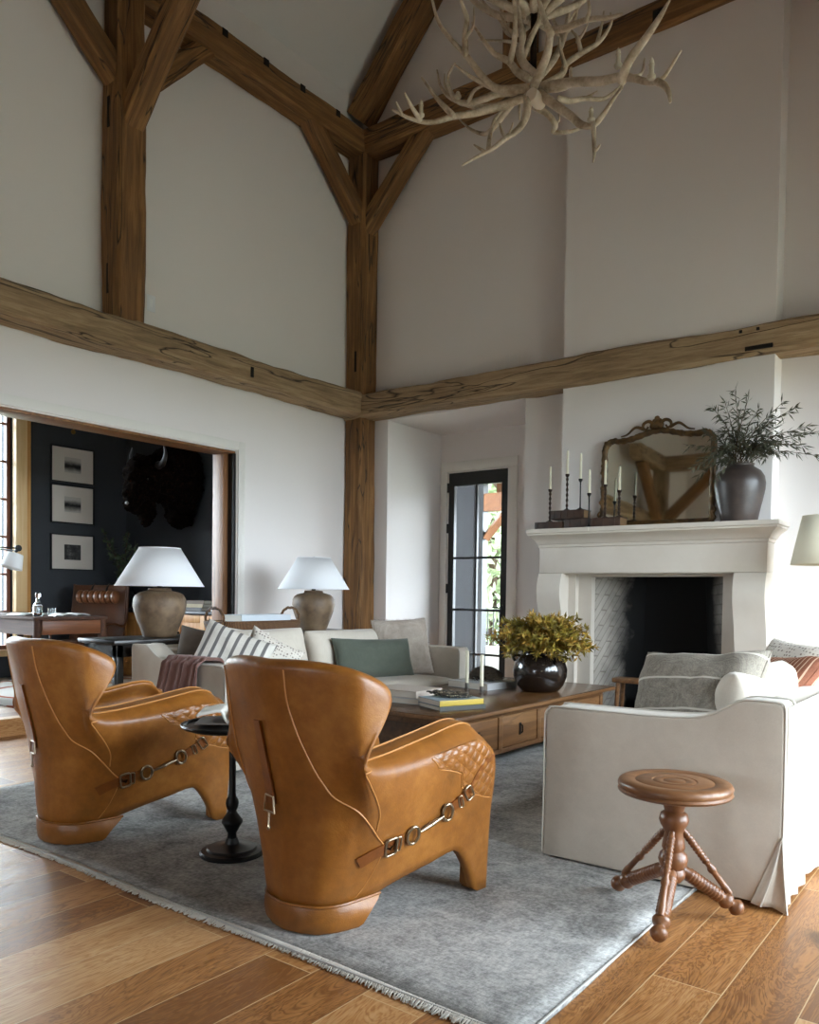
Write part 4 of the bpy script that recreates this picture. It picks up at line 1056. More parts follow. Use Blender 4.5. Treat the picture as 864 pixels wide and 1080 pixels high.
def sofa(loc, rz, label, back_cushions, pleat):
    t = thing('slipcovered_sofa', label, 'sofa', loc, rz, 'slipcovered sofas')
    pf = arm_prof()
    for y0 in (0, Ls-AT):
        b = bm_new(); n = 14
        # soft panel: the profile swept across the arm's thickness with rounded edges, wrinkled
        poly = pf+[(D-.004, .45), (D, .2), (D+.004, .018), (.0, .018), (-.003, .3), (-.004, .6)]
        prism(b, poly, 1, y0, y0+AT, .014, 3)
        bmesh.ops.triangulate(b, faces=[f for f in b.faces if len(f.verts) > 4])
        obj('arm', b, M_linen, t, smooth=40)
        for yy in (y0+.006, y0+AT-.006):
            b = bm_new(); tube(b, smooth_path([(x, yy, z+.001) for x, z in [(-.003, .03), (-.004, .4), (-.003, .78)]+pf+[(D+.002, .6), (D+.003, .3), (D+.005, .03)]], 90), .0052, 6); obj('piping', b, M_linenp, t)
    b = bm_new()
    def backf(u, v):   # outer back panel with a wavy hem
        y = .01+u*(Ls-.02); z = .018+v*(.80); w = .006*noise.noise(V3((y*2.2, z*1.5, 3)))+(1-v)**3*.014*math.sin(y*31+math.sin(y*9)*2)
        return V3((-.004+w, y, z+(1-v)**8*.006*math.sin(y*43)))
    grid(b, backf, 90, 14); o = obj('back_panel', b, M_linen, t, smooth=180); sm = o.modifiers.new('t', 'SOLIDIFY'); sm.thickness = .012; sm.offset = 0
    b = bm_new(); bx(b, .01, .20, AT-.01, Ls-AT+.01, .10, .80, .045, 4); obj('backrest', b, M_linen, t, smooth=60)
    b = bm_new(); bx(b, .02, D-.03, AT-.01, Ls-AT+.01, .02, .30, .015); obj('seat_base', b, M_linen, t)
    ym = Ls/2
    for y0, y1 in ((AT+.005, ym-.003), (ym+.003, Ls-AT-.005)):
        b = bm_new(); box_cushion(b, .20, D+.02, y0, y1, .30, .46, .035, seed=y0); obj('seat_cushion', b, M_linen, t, smooth=70)
    for i, (y, w, h, tilt, x) in enumerate(back_cushions):
        b = bm_new(); cushion(b, w, h, .25, .03, 22, 18, .38, .008, i*5+y)
        c = obj('back_cushion', b, M_linen, t, smooth=180, loc=(x, y, .46+h/2-.02))
        c.rotation_euler = (Matrix.Rotation(-tilt, 4, 'Y') @ Matrix.Rotation(PI/2, 4, 'Z')).to_euler()
    # kick pleats at the back corners
    for y0, sg in ((0, -1), (Ls, 1)):
        if (sg == -1) not in pleat and (sg == 1) not in pleat: continue
        b = bm_new(); rows = []; L_, R_ = [], []
        for k in range(13):
            f = k/12; z = .30-.285*f; s1 = f**1.4
            Lp = V3((.072*f**.8-.010*math.sin(f*PI)-.004, y0+sg*(.003+.020*s1), z)); Mp = V3((.034*f-.004, y0-sg*.004, z)); Rp = V3((-.004-.026*s1, y0+sg*(.002+.012*s1), z-.012*f))
            L_.append(Lp); R_.append(Rp)
            rows.append([b.verts.new(p) for p in (V3((.11*f+.0, y0+sg*.001, z)), Lp, Lp.lerp(Mp, .25)+V3((0, -sg*.006*f, 0)), Mp, Rp.lerp(Mp, .3), Rp, V3((-.006, y0-sg*.10*f, z)))])
        for r0, r1 in zip(rows, rows[1:]):
            for k in range(6): b.faces.new((r0[k], r1[k], r1[k+1], r0[k+1]))
        o = obj('kick_pleat', b, M_linen, t, smooth=180); sm = o.modifiers.new('t', 'SOLIDIFY'); sm.thickness = .004; sm.offset = 0
        for q in (L_, R_): b = bm_new(); tube(b, q, .0042, 6); obj('piping', b, M_linenp, o)
    return t
sofa((-5.30, 3.55, .012), 0, 'white slipcovered sofa along the console with lamps, left of the coffee table', [(.93, 1.06, .50, .22, .36), (2.06, 1.14, .47, .22, .38)], (True,))
sofa((-.735, 3.435+Ls, .0), PI, 'white slipcovered sofa on the right, its arm behind the turned wooden stool', [(.90, 1.15, .47, .22, .32), (2.12, 1.2, .48, .22, .32)], (False, True))

# ================================================================= loose pillows and throw
def pillow(name, label, loc, rot, w, h, t, m, pinch=.09, seed=0, fringe=None, pw=.5, wr=.006):
    th = thing(name, label, 'pillow', loc, rot=rot)
    b = bm_new(); cushion(b, w, h, t, pinch, 26, 26, pw, wr, seed); obj('cover', b, m, th, smooth=180)
    b = bm_new(); pts = []
    for i in range(81):
        a = i/80*4; k = int(a) % 4; f = a-int(a)
        x, z = [(-1+2*f, -1), (1, -1+2*f), (1-2*f, 1), (-1, 1-2*f)][k]
        pts.append((x*w/2*(1-pinch*(1-z*z)), 0, z*h/2*(1-pinch*(1-x*x))))
    if fringe:
        for i in range(240):
            p = V3(pts[i % 80]).lerp(V3(pts[i % 80+1]), rnd(0, 1)); d = V3((p.x/w, 0, p.z/h)).normalized()
            tube(b, [p*.985, p+d*rnd(.008, .018)+V3((rnd(-.006, .006), rnd(-.006, .006), rnd(-.006, .006)))], [.0022, .0012], 4)
        o = obj('fringe', b, fringe, th, smooth=180); o['kind'] = 'stuff'
    else:
        tube(b, pts, .004, 6, cap=False); obj('piping', b, m, th)
    return th
def stripes(name, base, line, scale, width, axis=0, base2=None, rough=.9, soft=.03):
    k = N(name); s_ = k.add('ShaderNodeSeparateXYZ'); k.link(k.coord(), s_.inputs[0])
    f = k.math('FRACT', k.math('MULTIPLY', k.math('ADD', s_.outputs[axis], 5.0), scale))
    d = k.math('ABSOLUTE', k.math('SUBTRACT', f, .5))
    n = k.noise(k.coord((160, 160, 160)), 1, 2); w = k.noise(k.coord((20, 300, 20)), 1, 2)
    bs_ = k.ramp(k.math('ADD', k.math('MULTIPLY', n, .5), k.math('MULTIPLY', w, .5)), [(.35, base), (.65, base2 or base)])
    k.base(k.mix(k.ramp(d, [(width, 1.0), (width+soft, 0.0)]), bs_, line)); k.rough(rough); k.b.inputs['Specular IOR Level'].default_value = .2
    k.bump(w, .25, .004); return k.m
M_greylin = stripes('grey_linen_white_stripe', '716a60', 'c9c2b5', 6.2, .022, 2, '999184', soft=.02)
M_rust = stripes('rust_ribbed_stripe', '8c5a44', 'c9a78e', 38, .10, 0, '744736')
M_ticking = stripes('charcoal_ticking', 'd8d3c9', '6f6b69', 14.5, .15, 0, 'cbc6bc', soft=.05)
M_brownp = mat_cloth('dark_taupe_linen', '54493f', '62564b')
M_green = mat_cloth('sage_green_linen', '4f544a', '5c6156', wr=.6)
M_boucle = mat_cloth('oatmeal_boucle', '877b70', 'b3a79a', .95, 120, .9)
M_cream = mat_cloth('cream_print_linen', 'cfc8bc', 'd8d2c7')
def dotty(name):
    k = N(name); vo = k.add('ShaderNodeTexVoronoi'); vo.inputs['Scale'].default_value = 42; k.link(k.coord((1, .01, 1)), vo.inputs['Vector'])
    vo.inputs['Randomness'].default_value = .35
    k.base(k.ramp(vo.outputs['Distance'], [(.22, '7e7068'), (.36, 'd3cbbf')])); k.rough(.9); return k.m
M_dots = dotty('cream_block_print')
# right sofa
pillow('pillow', 'large grey linen pillow with thin white stripes on the right sofa', (-1.25, 3.92, .735), (-.52, -.08, -.22), .66, .58, .27, M_greylin, .10, 3, wr=.012)
pillow('pillow', 'rust brown ribbed pillow on the back cushions of the right sofa', (-1.10, 4.72, .74), (-.75, -.1, -.75), .56, .50, .17, M_rust, .07, 5)
pillow('pillow', 'pale printed pillow half hidden behind the rust pillow', (-1.12, 5.2, .77), (-.5, .05, -.7), .55, .50, .17, M_dots, .07, 7)
# left sofa
pillow('pillow', 'dark taupe pillow at the near end of the left sofa, against its arm', (-4.86, 3.85, .745), (-.24, .10, .35), .46, .46, .13, M_brownp, .08, 9)
pillow('pillow', 'charcoal and cream striped pillow at the near end of the left sofa', (-4.60, 3.90, .75), (-.36, .36, .62), .54, .46, .15, M_ticking, .07, 11)
pillow('pillow', 'cream block printed pillow beside the striped pillow on the left sofa', (-4.60, 4.26, .70), (-.30, .5, .9), .44, .44, .16, M_dots, .08, 13)
pillow('pillow', 'plain cream pillow behind the block printed pillow on the left sofa', (-4.94, 4.25, .74), (-.25, .15, 1.1), .50, .46, .17, M_cream, .06, 15)
pillow('pillow', 'long sage green lumbar pillow on the left sofa', (-4.66, 5.62, .66), (-.32, .03, 1.36), .88, .38, .20, M_green, .06, 17)
pillow('pillow', 'oatmeal boucle pillow with frayed edges at the far end of the left sofa', (-4.72, 6.12, .74), (-.30, -.04, 1.12), .58, .56, .17, M_boucle, .05, 19, fringe=mat_plain('oatmeal_thread', '8a7b6c', .95))
# mauve throw over the near arm of the left sofa
th = thing('throw_blanket', 'dusty mauve throw blanket draped over the near arm of the left sofa', 'blanket', (-5.30, 3.55, .012))
def throw(u, v):
    x = .40+.42*u+.02*math.sin(v*5)
    L = v*1.02
    path = [(.16+.12, .60), (.16, .742), (.02, .752), (-.022, .70), (-.03, .2)]
    segs = [0]
    for a, c in zip(path, path[1:]): segs.append(segs[-1]+math.dist(a, c))
    d = v*segs[-1]
    for i in range(4):
        if d <= segs[i+1]+1e-9:
            f = (d-segs[i])/(segs[i+1]-segs[i]); y = path[i][0]+(path[i+1][0]-path[i][0])*f; z = path[i][1]+(path[i+1][1]-path[i][1])*f; break
    hang = max(0, (d-segs[3])/(segs[4]-segs[3])) if d > segs[3] else 0
    w = .020*math.sin(u*19+v*3)+.010*math.sin(u*37+1+v*5)
    y += -(abs(w)*1.0+.004) if y < .0 else 0; z += (abs(w)*.8+.004) if z > .7 else 0
    return V3((x+(u-.5)*hang*.10-.06*hang, y-.012*hang, z))
b = bm_new(); grid(b, throw, 70, 60); o = obj('blanket', b, mat_cloth('mauve_wool', '6f5049', '86655d', .95, 160, .5), th, smooth=180); sm = o.modifiers.new('t', 'SOLIDIFY'); sm.thickness = .008; sm.offset = 1
b = bm_new()
for i in range(60):
    p = throw(i/59, 1.0); tube(b, [p, p+V3((rnd(-.01, .01), rnd(-.006, .002), -rnd(.03, .06)))], [.003, .002], 4)
o = obj('fringe', b, mat_plain('mauve_thread', '7d5d55', .95), th); o['kind'] = 'stuff'
# ================================================================= coffee table
M_oldoak = mat_wood('old_oak_table', ['452b16', '6f4b2a', '8e673f'], .5, 1, 18, .06, .25, .25)
M_oldoaktop = mat_wood('dark_waxed_table_top', ['33200f', '55381f', '70502f'], .24, 1, 14, .05, .12, .3)
ct = thing('coffee_table', 'long antique oak coffee table with drawers between the sofas', 'table', (-2.85, 4.26, .0125))
TL, TW, TH = 2.53, 1.2, .4475
b = bm_new(); bx(b, -TW, 0, 0, TL, TH-.034, TH, .007, 2)
obj('tabletop', b, M_oldoaktop, ct)
b = bm_new(); bx(b, -.0005-.0, .004, .004, TL-.004, TH-.030, TH-.006, .002); bx(b, -TW+.004, -.004, -.004, .0005, TH-.030, TH-.006, .002); obj('worn_edge', b, M_oldoak, ct)
xs, ys = -.075, .09
b = bm_new()
bx(b, -TW+.075, xs-.02, ys+.02, TL-ys-.02, .13, TH-.034)
obj('carcass', b, M_oldoaktop, ct)
b = bm_new()
for y in [ys]+[ys+(TL-2*ys-.055)*i/4 for i in (1, 2, 3)]+[TL-ys-.055]: bx(b, xs-.025, xs, y, y+.055, .06 if y in (ys, TL-ys-.055) else .115, TH-.034, .003)
bx(b, xs-.025, xs-.001, ys, TL-ys, TH-.075, TH-.034, .002)
bx(b, xs-.025, xs-.001, ys, TL-ys, .112, .145, .002)
# scalloped feet under the rail
for y0, sg in ((ys, 1), (TL-ys, -1)):
    poly = [(0, 0), (.30, 0), (.325, .012), (.335, .035), (.37, .05), (.40, .055), (.44, .09), (.50, .112), (.50, .13), (0, .13)]
    prism(b, [(y0+sg*p, z) for p, z in poly], 0, xs-.024, xs-.002, .002)
obj('front_frame', b, M_oldoak, ct)
M_iron = mat_plain('dark_iron_pull', '17120e', .5, .6)
for i in range(4):
    w = (TL-2*ys-.055)/4; y0 = ys+.055+w*i+.004; y1 = ys+w*(i+1)-.004
    b = bm_new(); bx(b, xs-.03, xs-.009, y0, y1, .148, TH-.078, .004); d = obj('drawer', b, M_oldoak, ct)
    yc = (y0+y1)/2
    b = bm_new(); bx(b, xs-.010, xs-.004, yc-.016, yc+.016, .21, .30, .003); tube(b, [(xs-.004, yc, .285), (xs+.012, yc, .28), (xs+.014, yc, .235), (xs+.004, yc, .225)], .005, 6); obj('pull', b, M_iron, d)
b = bm_new()
for x0 in (-TW+.075, xs-.06):
    bx(b, x0, x0+.055, ys, ys+.025, .0, TH-.034, .003)
bx(b, -TW+.13, xs-.06, ys+.002, ys+.02, TH-.085, TH-.034, .003); bx(b, -TW+.13, xs-.06, ys+.002, ys+.02, .10, .15, .003)
obj('end_frame', b, M_oldoak, ct)
TT = .0125+TH+.001
def stack(items, grp=None):
    z = None
    for lab, x, y, rz, w, d, h, col, z0, sp in items:
        put_book(lab, 'book', (x, y, z0), rz, w, d, h, col, grp, sp)
def tp(px, py): return at(px, py, 2, TT)
A = Vector((-3.30, 4.62, 0))
put_book('large white book at the bottom of the left stack on the coffee table', 'book', (-3.64, 4.76, TT), .08, .44, .34, .040, 'b9bdbf', 'books in the left stack on the coffee table', 2)
put_book('pale stone coloured book on top of the left stack on the coffee table', 'book', (-3.645, 4.775, TT+.041), .02, .42, .335, .050, 'b9aca0', 'books in the left stack on the coffee table', 2)
put_book('dark grey book at the bottom of the right stack on the coffee table', 'book', (-3.17, 4.68, TT), -.42, .30, .37, .030, '4f5350', 'books in the right stack on the coffee table', 2)
put_book('blue and yellow book on the right stack under the spotted feather dish', 'book', (-3.175, 4.675, TT+.031), -.40, .285, .36, .038, '9aa7ae', 'books in the right stack on the coffee table', 2, spine_col='c9b04a')
# spotted guinea-feather dish
def spots():
    k = N('guinea_spots'); vo = k.add('ShaderNodeTexVoronoi'); vo.inputs['Scale'].default_value = 75; vo.inputs['Randomness'].default_value = .5; k.link(k.coord(), vo.inputs['Vector'])
    k.base(k.ramp(vo.outputs['Distance'], [(.26, 'cfc3a4'), (.34, '120e0a')])); k.rough(.6); return k.m
fd = thing('feather_dish', 'black leaf shaped dish with cream spots on the blue book', 'dish', (-3.20, 4.70, TT+.074), rotz=.25)
b = bm_new()
def leaf(u, v):
    x = u*2-1; w = .085*max(0, (1-abs(x)**2.2))*(1 if x > 0 else (1-abs(x))**.25)
    y = (v*2-1)*w; return V3((x*.18, y*1.15, .010+.030*(1-x*x)*(1-(v*2-1)**2)+.012*max(0, -x)+.004*math.sin(u*40)))
grid(b, leaf, 40, 14); o = obj('dish', b, spots(), fd, smooth=180); sm = o.modifiers.new('t', 'SOLIDIFY'); sm.thickness = .008; sm.offset = -1
# two taper candles in little metal cups
M_wax = mat_plain('ivory_candle_wax', 'dcd6bd', .5); M_pew = mat_plain('pewter', '6d6964', .35, .9)
for i, (px, py, h, lb) in enumerate(((492.5, 727, .325, 'taller ivory candle in a pewter cup on the coffee table, left of the pair'), (508, 731, .31, 'ivory candle in a pewter cup on the coffee table, right of the pair'))):
    p = tp(px, py); p.z = 0
    t = thing('candle', lb, 'candle', (p.x, p.y, TT), group='pair of candles on the coffee table')
    b = bm_new(); lathe(b, [(.024, 0), (.024, .004), (.016, .012), (.0165, .055), (.0135, .055), (.0135, .04)], 20); obj('cup', b, M_pew, t)
    b = bm_new(); lathe(b, [(.0145, .041), (.0145, h-.004), (.010, h), (.003, h-.001)], 18); tb = obj('taper', b, M_wax, t)
    b = bm_new(); tube(b, [(0, 0, h-.002), (.001, 0, h+.01)], .0012, 5); obj('wick', b, M_black, tb)
# white tray-book with a dark moss nest on it
p = at(520, 727, 2, TT)
put_book('thick white book under the mossy nest on the coffee table', 'book', (-3.69, 5.91, TT), -.12, .44, .40, .055, 'b4b4b4', spine=2)
nb = thing('moss_nest', 'dark round twig and moss nest lying on the white book', 'ornament', (-3.67, 5.93, TT+.062))
b = bm_new()
for i in range(420):
    v = rvec(); v.z = abs(v.z); c = V3((v.x*.145, v.y*.13, v.z*.105+.004)); d = v.cross(rvec()).normalized()*rnd(.02, .05); c.z = max(c.z, .012); d.z *= .3
    tube(b, [c-d, c+v*.008, c+d], [.003, .004, .002], 4)
obj('twigs', b, mat_plain('dark_twigs', '1f1812', .9, c2='4a3c2b', ns=9), nb, smooth=180)
b = bm_new(); sphere(b, (0, 0, .05), .1, 20, 12, (1.28, 1.15, .55)); obj('core', b, mat_plain('dark_moss', '18130e', .95, c2='33291c', ns=14, bump=.8, bs=50, bd=.02), nb)
# dark glazed pot with yellow green foliage
pt = thing('foliage_pot', 'round dark glazed pot of yellow green foliage on the coffee table', 'plant', (-3.18, 6.00, TT))
M_glaze = mat_plain('dark_brown_glaze', '14100e', .16, c2='261d18', ns=5, coat=.4)
b = bm_new(); R = .185
lathe(b, [(.115, .0), (.125, .004), (.155, .04), (.178, .10), (.180, .15), (.165, .20), (.135, .235), (.122, .245), (.124, .262), (.130, .27), (.118, .27), (.112, .245), (.125, .22)], 48, cap1=False); pot = obj('pot', b, M_glaze, pt, smooth=60)
for s_ in (-1, 1):
    b = bm_new(); tube(b, smooth_path([(s_*.150, -.08, .20), (s_*.175, -.06, .225), (s_*.175, .04, .225), (s_*.150, .06, .20)], 10), .009, 8); obj('lug_handle', b, M_glaze, pot)
M_yel = N('yellow_green_leaf'); kk = M_yel; kk.base(kk.ramp(kk.noise(kk.coord(), 9, 3), [(.3, '53450f'), (.45, '7f6f1e'), (.58, '9a7426'), (.72, '4d5a1e')])); kk.rough(.65); M_yel = kk.m
M_stem = mat_plain('brown_stem', '4b3a22', .8)
sb = bm_new(); lb = bm_new()
pt.scale = (1.24, 1.24, 1.24)
random.seed(21)
for i in range(150):
    a = rnd(0, 6.283); el = rnd(-.35, 1.35); L = rnd(.16, .31) if el < 1 else rnd(.15, .27)
    d = V3((math.cos(a)*math.cos(el), math.sin(a)*math.cos(el), math.sin(el)))
    p0 = V3((math.cos(a)*.07*rnd(0, 1), math.sin(a)*.07*rnd(0, 1), .22)); p1 = p0+V3((d.x*L*.35, d.y*L*.35, .10+d.z*L*.4)); p2 = p0+V3((d.x*L, d.y*L, .08+d.z*L*.78))
    pth = smooth_path([p0, p1, p2], 9); tube(sb, pth, [.0026]*8+[.0015]*2, 4)
    for j, q in enumerate(pth[2:]):
        tg_ = (pth[min(j+3, 9)]-pth[j+1]).normalized()
        for _ in range(7): dd = (tg_*.75+rvec()*.9).normalized(); leaf_quad(lb, q+rvec()*.008, dd*rnd(.028, .062), rnd(.005, .010), rvec())
obj('stem', sb, M_stem, pt); obj('foliage', lb, M_yel, pt, smooth=0)

# ================================================================= turned stool
M_cherry = mat_wood('cherry_stool', ['55361f', '7c5435', '977150'], .38, 0, 14, .1, .08)
M_cherryz = mat_wood('cherry_turning', ['4f2f1a', '70472a', '8a6040'], .35, 2, 14, .1, .05)
st = thing('turned_stool', 'turned cherry wood stool with round seat and three legs beside the right sofa', 'stool', (-1.045, 3.08, .016))
SH = .535
b = bm_new(); lathe(b, [(.0, SH-.055), (.195, SH-.055), (.208, SH-.050), (.213, SH-.042), (.207, SH-.034), (.211, SH-.028), (.213, SH-.018), (.207, SH-.006), (.196, SH-.001), (.150, SH-.003), (.146, SH-.006), (.141, SH-.003), (.085, SH-.003), (.081, SH-.0065), (.076, SH-.003), (.046, SH-.003), (.042, SH-.006), (.038, SH-.003), (.0, SH-.003)], 64, cap0=False, cap1=False); bmesh.ops.remove_doubles(b, verts=b.verts, dist=.0005)
obj('seat', b, M_cherry, st, smooth=40)
b = bm_new(); lathe(b, [(.03, SH-.085), (.03, SH-.055)], 20); lathe(b, [(.0, .135), (.03, .14), (.045, .158), (.048, .175), (.040, .192), (.050, .205), (.056, .228), (.050, .25), (.038, .262), (.044, .275), (.040, .30), (.034, .33), (.044, .352), (.050, .362), (.056, .38), (.050, .405), (.036, .415), (.040, .43), (.045, .445), (.040, .462), (.030, SH-.068)], 32, cap0=False); obj('post', b, M_cherryz, st, smooth=60)
feet = [(-1.0, 2.81), (-.845, 3.255), (-1.325, 3.21)]
for fx, fy in feet:
    f = V3((fx+1.045, fy-3.08, .028)); dirn = V3((f.x, f.y, 0)).normalized()
    p0 = dirn*.035+V3((0, 0, .185)); b = bm_new()
    pr = [(.020, 0)]; 
    for i in range(11):
        t0 = .10+.052*i; pr += [(.0235, t0), (.0275, t0+.020), (.0275, t0+.032), (.0235, t0+.050)]
    pr += [(.021, .69), (.027, .72), (.034, .77), (.030, .82), (.018, .85), (.017, .87), (.026, .90), (.033, .95), (.030, .99), (.02, 1.04)]
    lathe_axis(b, pr, p0, f, 20); obj('leg', b, M_cherryz, st, smooth=60)
    q0 = dirn*.036+V3((0, 0, .34)); q1 = V3(f)*.86+V3((0, 0, .065)); b = bm_new(); pr = [(.011, 0)]
    for i in range(9):
        t0 = .06+.05*i; pr += [(.012, t0), (.0155, t0+.018), (.0155, t0+.030), (.012, t0+.048)]
    pr += [(.011, .56), (.017, .60), (.017, .63), (.012, .67), (.013, .86), (.015, .9), (.012, 1)]
    lathe_axis(b, pr, q0, q1, 14); obj('strut', b, M_cherryz, st, smooth=60)

# ================================================================= black pedestal table with open book
pdt = thing('pedestal_table', 'small round black metal pedestal table between the leather wing chairs', 'table', (-2.945, 2.515, .0125))
M_cast = mat_plain('black_cast_metal', '0d0c0c', .38, .3)
PH = .615
b = bm_new(); lathe(b, [(.0, 0), (.148, 0), (.150, .010), (.142, .020), (.118, .024), (.112, .034), (.060, .040), (.034, .050), (.026, .075)], 48, cap0=False); obj('base', b, M_cast, pdt, smooth=40)
b = bm_new(); lathe(b, [(.024, .06), (.020, .10), (.026, .108), (.040, .135), (.050, .150), (.050, .158), (.040, .172), (.024, .195), (.020, .205), (.028, .222), (.031, .24), (.028, .258), (.019, .272), (.016, .29), (.016, PH-.02)], 28); obj('stem', b, M_cast, pdt, smooth=60)
b = bm_new(); lathe(b, [(.0, PH-.022), (.20, PH-.022), (.230, PH-.012), (.240, PH), (.236, PH+.006), (.226, PH+.004), (.220, PH-.006), (.0, PH-.006)], 56, cap0=False, cap1=False); bmesh.ops.remove_doubles(b, verts=b.verts, dist=.0005); obj('tray_top', b, M_cast, pdt, smooth=40)
ob = thing('open_book', 'open book with white pages lying on the black pedestal table', 'book', (-2.985, 2.535, .0125+PH+.009), rotz=.75)
b = bm_new()
def page(u, v):
    x = (u*2-1); z = .012+.050*(1-abs(x))**.5*min(1, abs(x)*6)+.030*abs(x)*(1 if x < 0 else .2); return V3((x*.145, (v-.5)*.235, z+.004*math.sin(abs(x)*6)))
grid(b, page, 40, 4); o = obj('pages', b, mat_plain('open_pages', 'd9d5cb', .9), ob, smooth=60); sm = o.modifiers.new('t', 'SOLIDIFY'); sm.thickness = .012; sm.offset = -1
b = bm_new(); bx(b, -.15, .15, -.122, .122, 0, .004, .001); obj('cover', b, mat_plain('taupe_cover', '6a5f57', .7), ob)

# ================================================================= console, lamps, basket behind the left sofa
M_ebony = mat_wood('black_console', ['0e0c0b', '1b1714', '2b2521'], .35, 1, 20, .06, .1)
cn = thing('console_table', 'long black console table behind the left sofa holding two lamps', 'table', (-5.86, 3.44, 0))
KZ = .875; KL = 2.85
b = bm_new(); bx(b, 0, .50, 0, KL, KZ-.035, KZ, .006); obj('top', b, M_ebony, cn)
b = bm_new(); bx(b, .03, .47, .04, KL-.04, KZ-.13, KZ-.035); obj('apron', b, M_ebony, cn)
b = bm_new(); bx(b, .04, .46, .08, KL-.08, .16, .19, .004); obj('shelf', b, M_ebony, cn)
for x in (.03, .41):
    for y in (.04, KL-.10):
        b = bm_new(); bx(b, x, x+.06, y, y+.06, 0, KZ-.035, .006); obj('leg', b, M_ebony, cn)
M_clay = mat_plain('aged_brown_ceramic', '4f3d2d', .6, c2='80694f', ns=9, bump=.2, bs=25, bd=.006)
M_shade = N('white_linen_shade'); kk = M_shade; kk.base('e3e4e6'); kk.rough(.9); kk.b.inputs['Specular IOR Level'].default_value = .1
kk.bump(kk.noise(kk.coord((1, 1, .1)), 300, 2), .15, .002); M_shade = kk.m
def lamp(loc, label):
    t = thing('table_lamp', label, 'lamp', loc, 0, 'table lamps on the console')
    b = bm_new(); lathe(b, [(.0, 0), (.125, 0), (.132, .006), (.136, .02), (.15, .06), (.178, .13), (.202, .20), (.212, .26), (.208, .305), (.192, .338), (.165, .358), (.130, .368), (.10, .374), (.092, .382), (.092, .395), (.05, .40), (.0, .40)], 48, cap0=False, cap1=False); bmesh.ops.remove_doubles(b, verts=b.verts, dist=.0004); obj('base', b, M_clay, t, smooth=60)
    b = bm_new(); lathe(b, [(.02, .40), (.02, .425), (.012, .43), (.012, .50), (.020, .505), (.020, .55), (.008, .56), (.004, .715), (.010, .72), (.010, .735)], 16); obj('neck', b, mat_plain('dark_bronze', '2a211a', .45, .8), t)
    b = bm_new(); z0, z1, r0, r1 = .415, .722, .352, .165
    lathe(b, [(r0, z0), (r0-(r0-r1)*.5, (z0+z1)/2), (r1, z1)], 64, cap0=False, cap1=False); o = obj('lamp_shade', b, M_shade, t, smooth=60); sm = o.modifiers.new('t', 'SOLIDIFY'); sm.thickness = .003
    b = bm_new()
    for r, z in ((r0, z0), (r1, z1)): lathe(b, [(r+.0015, z-.004), (r+.003, z), (r+.0015, z+.004), (r-.003, z)], 64, cap0=False, cap1=False)
    obj('shade_trim', b, M_shade, o, smooth=60)
    b = bm_new()
    for i in range(3): a = i*2*PI/3; tube(b, [(.006*math.cos(a), .006*math.sin(a), .715), (r1*math.cos(a), r1*math.sin(a), .72)], .0025, 5)
    obj('spider', b, M_black, o)
    return t
l1 = lamp((-5.62, 4.02, KZ), 'large table lamp with brown ceramic base in front of the dark office opening')
l2 = dup(l1, (-5.62, 5.82, KZ), 0, 'large brown ceramic table lamp in front of the white wall near the corner post')
# wicker tray basket with two loop handles
def wick():
    k = N('woven_wicker'); w = k.add('ShaderNodeTexWave', wave_type='BANDS', bands_direction='Z'); w.inputs['Scale'].default_value = 32; w.inputs['Distortion'].default_value = 3; k.link(k.coord(), w.inputs['Vector'])
    w2 = k.add('ShaderNodeTexWave', wave_type='BANDS', bands_direction='Y'); w2.inputs['Scale'].default_value = 22; w2.inputs['Distortion'].default_value = 1; k.link(k.coord(), w2.inputs['Vector'])
    f = k.math('MULTIPLY', w.outputs['Fac'], w2.outputs['Fac']); k.base(k.ramp(f, [(.1, '4a2f1a'), (.5, '8a6038'), (.9, 'a9804f')])); k.rough(.7); k.bump(f, .8, .01); return k.m
M_wick = wick()
bk_ = thing('wicker_basket', 'low woven wicker tray basket with two loop handles on the console', 'basket', (-5.60, 5.02, KZ+.014))
b = bm_new(); hx, hy = .19, .46
def rr(u, r=1, z=0):
    a = u*2*PI; c, s_ = math.cos(a), math.sin(a); e = .35
    return V3((math.copysign(abs(c)**e, c)*hx*r, math.copysign(abs(s_)**e, s_)*hy*r, z))
grid(b, lambda u, v: rr(u, .95+.05*v, .004+v*.085), 72, 8, cu=True)
bmesh.ops.contextual_create(b, geom=[e for e in b.edges if e.is_boundary and e.verts[0].co.z < .01])
o = obj('tray', b, M_wick, bk_, smooth=60); sm = o.modifiers.new('t', 'SOLIDIFY'); sm.thickness = .012; sm.offset = 1
b = bm_new(); tube(b, [rr(i/72, 1.0, .092) for i in range(73)], .013, 8, cap=False); obj('rim', b, M_wick, bk_)
for s_ in (-1, 1):
    b = bm_new(); y = s_*(hy-.015); pp = smooth_path([(-.12, y, .08), (-.115, y+s_*.01, .15), (-.06, y+s_*.015, .205), (0, y+s_*.017, .215), (.06, y+s_*.015, .205), (.115, y+s_*.01, .15), (.12, y, .08)], 24)
    tube(b, [p+V3((.004*math.sin(i*1.9), 0, .004*math.cos(i*1.9))) for i, p in enumerate(pp)], .0125, 8); obj('handle', b, M_wick, bk_)
zz = KZ+.034
put_book('bottom grey blue book lying in the wicker basket', 'book', (-5.60, 4.98, zz), .03, .26, .62, .075, '8d99a3', 'books in the wicker basket', 2)
put_book('topmost white and blue book lying in the wicker basket', 'book', (-5.59, 5.06, zz+.076), -.03, .25, .58, .06, 'c3cad0', 'books in the wicker basket', 2)

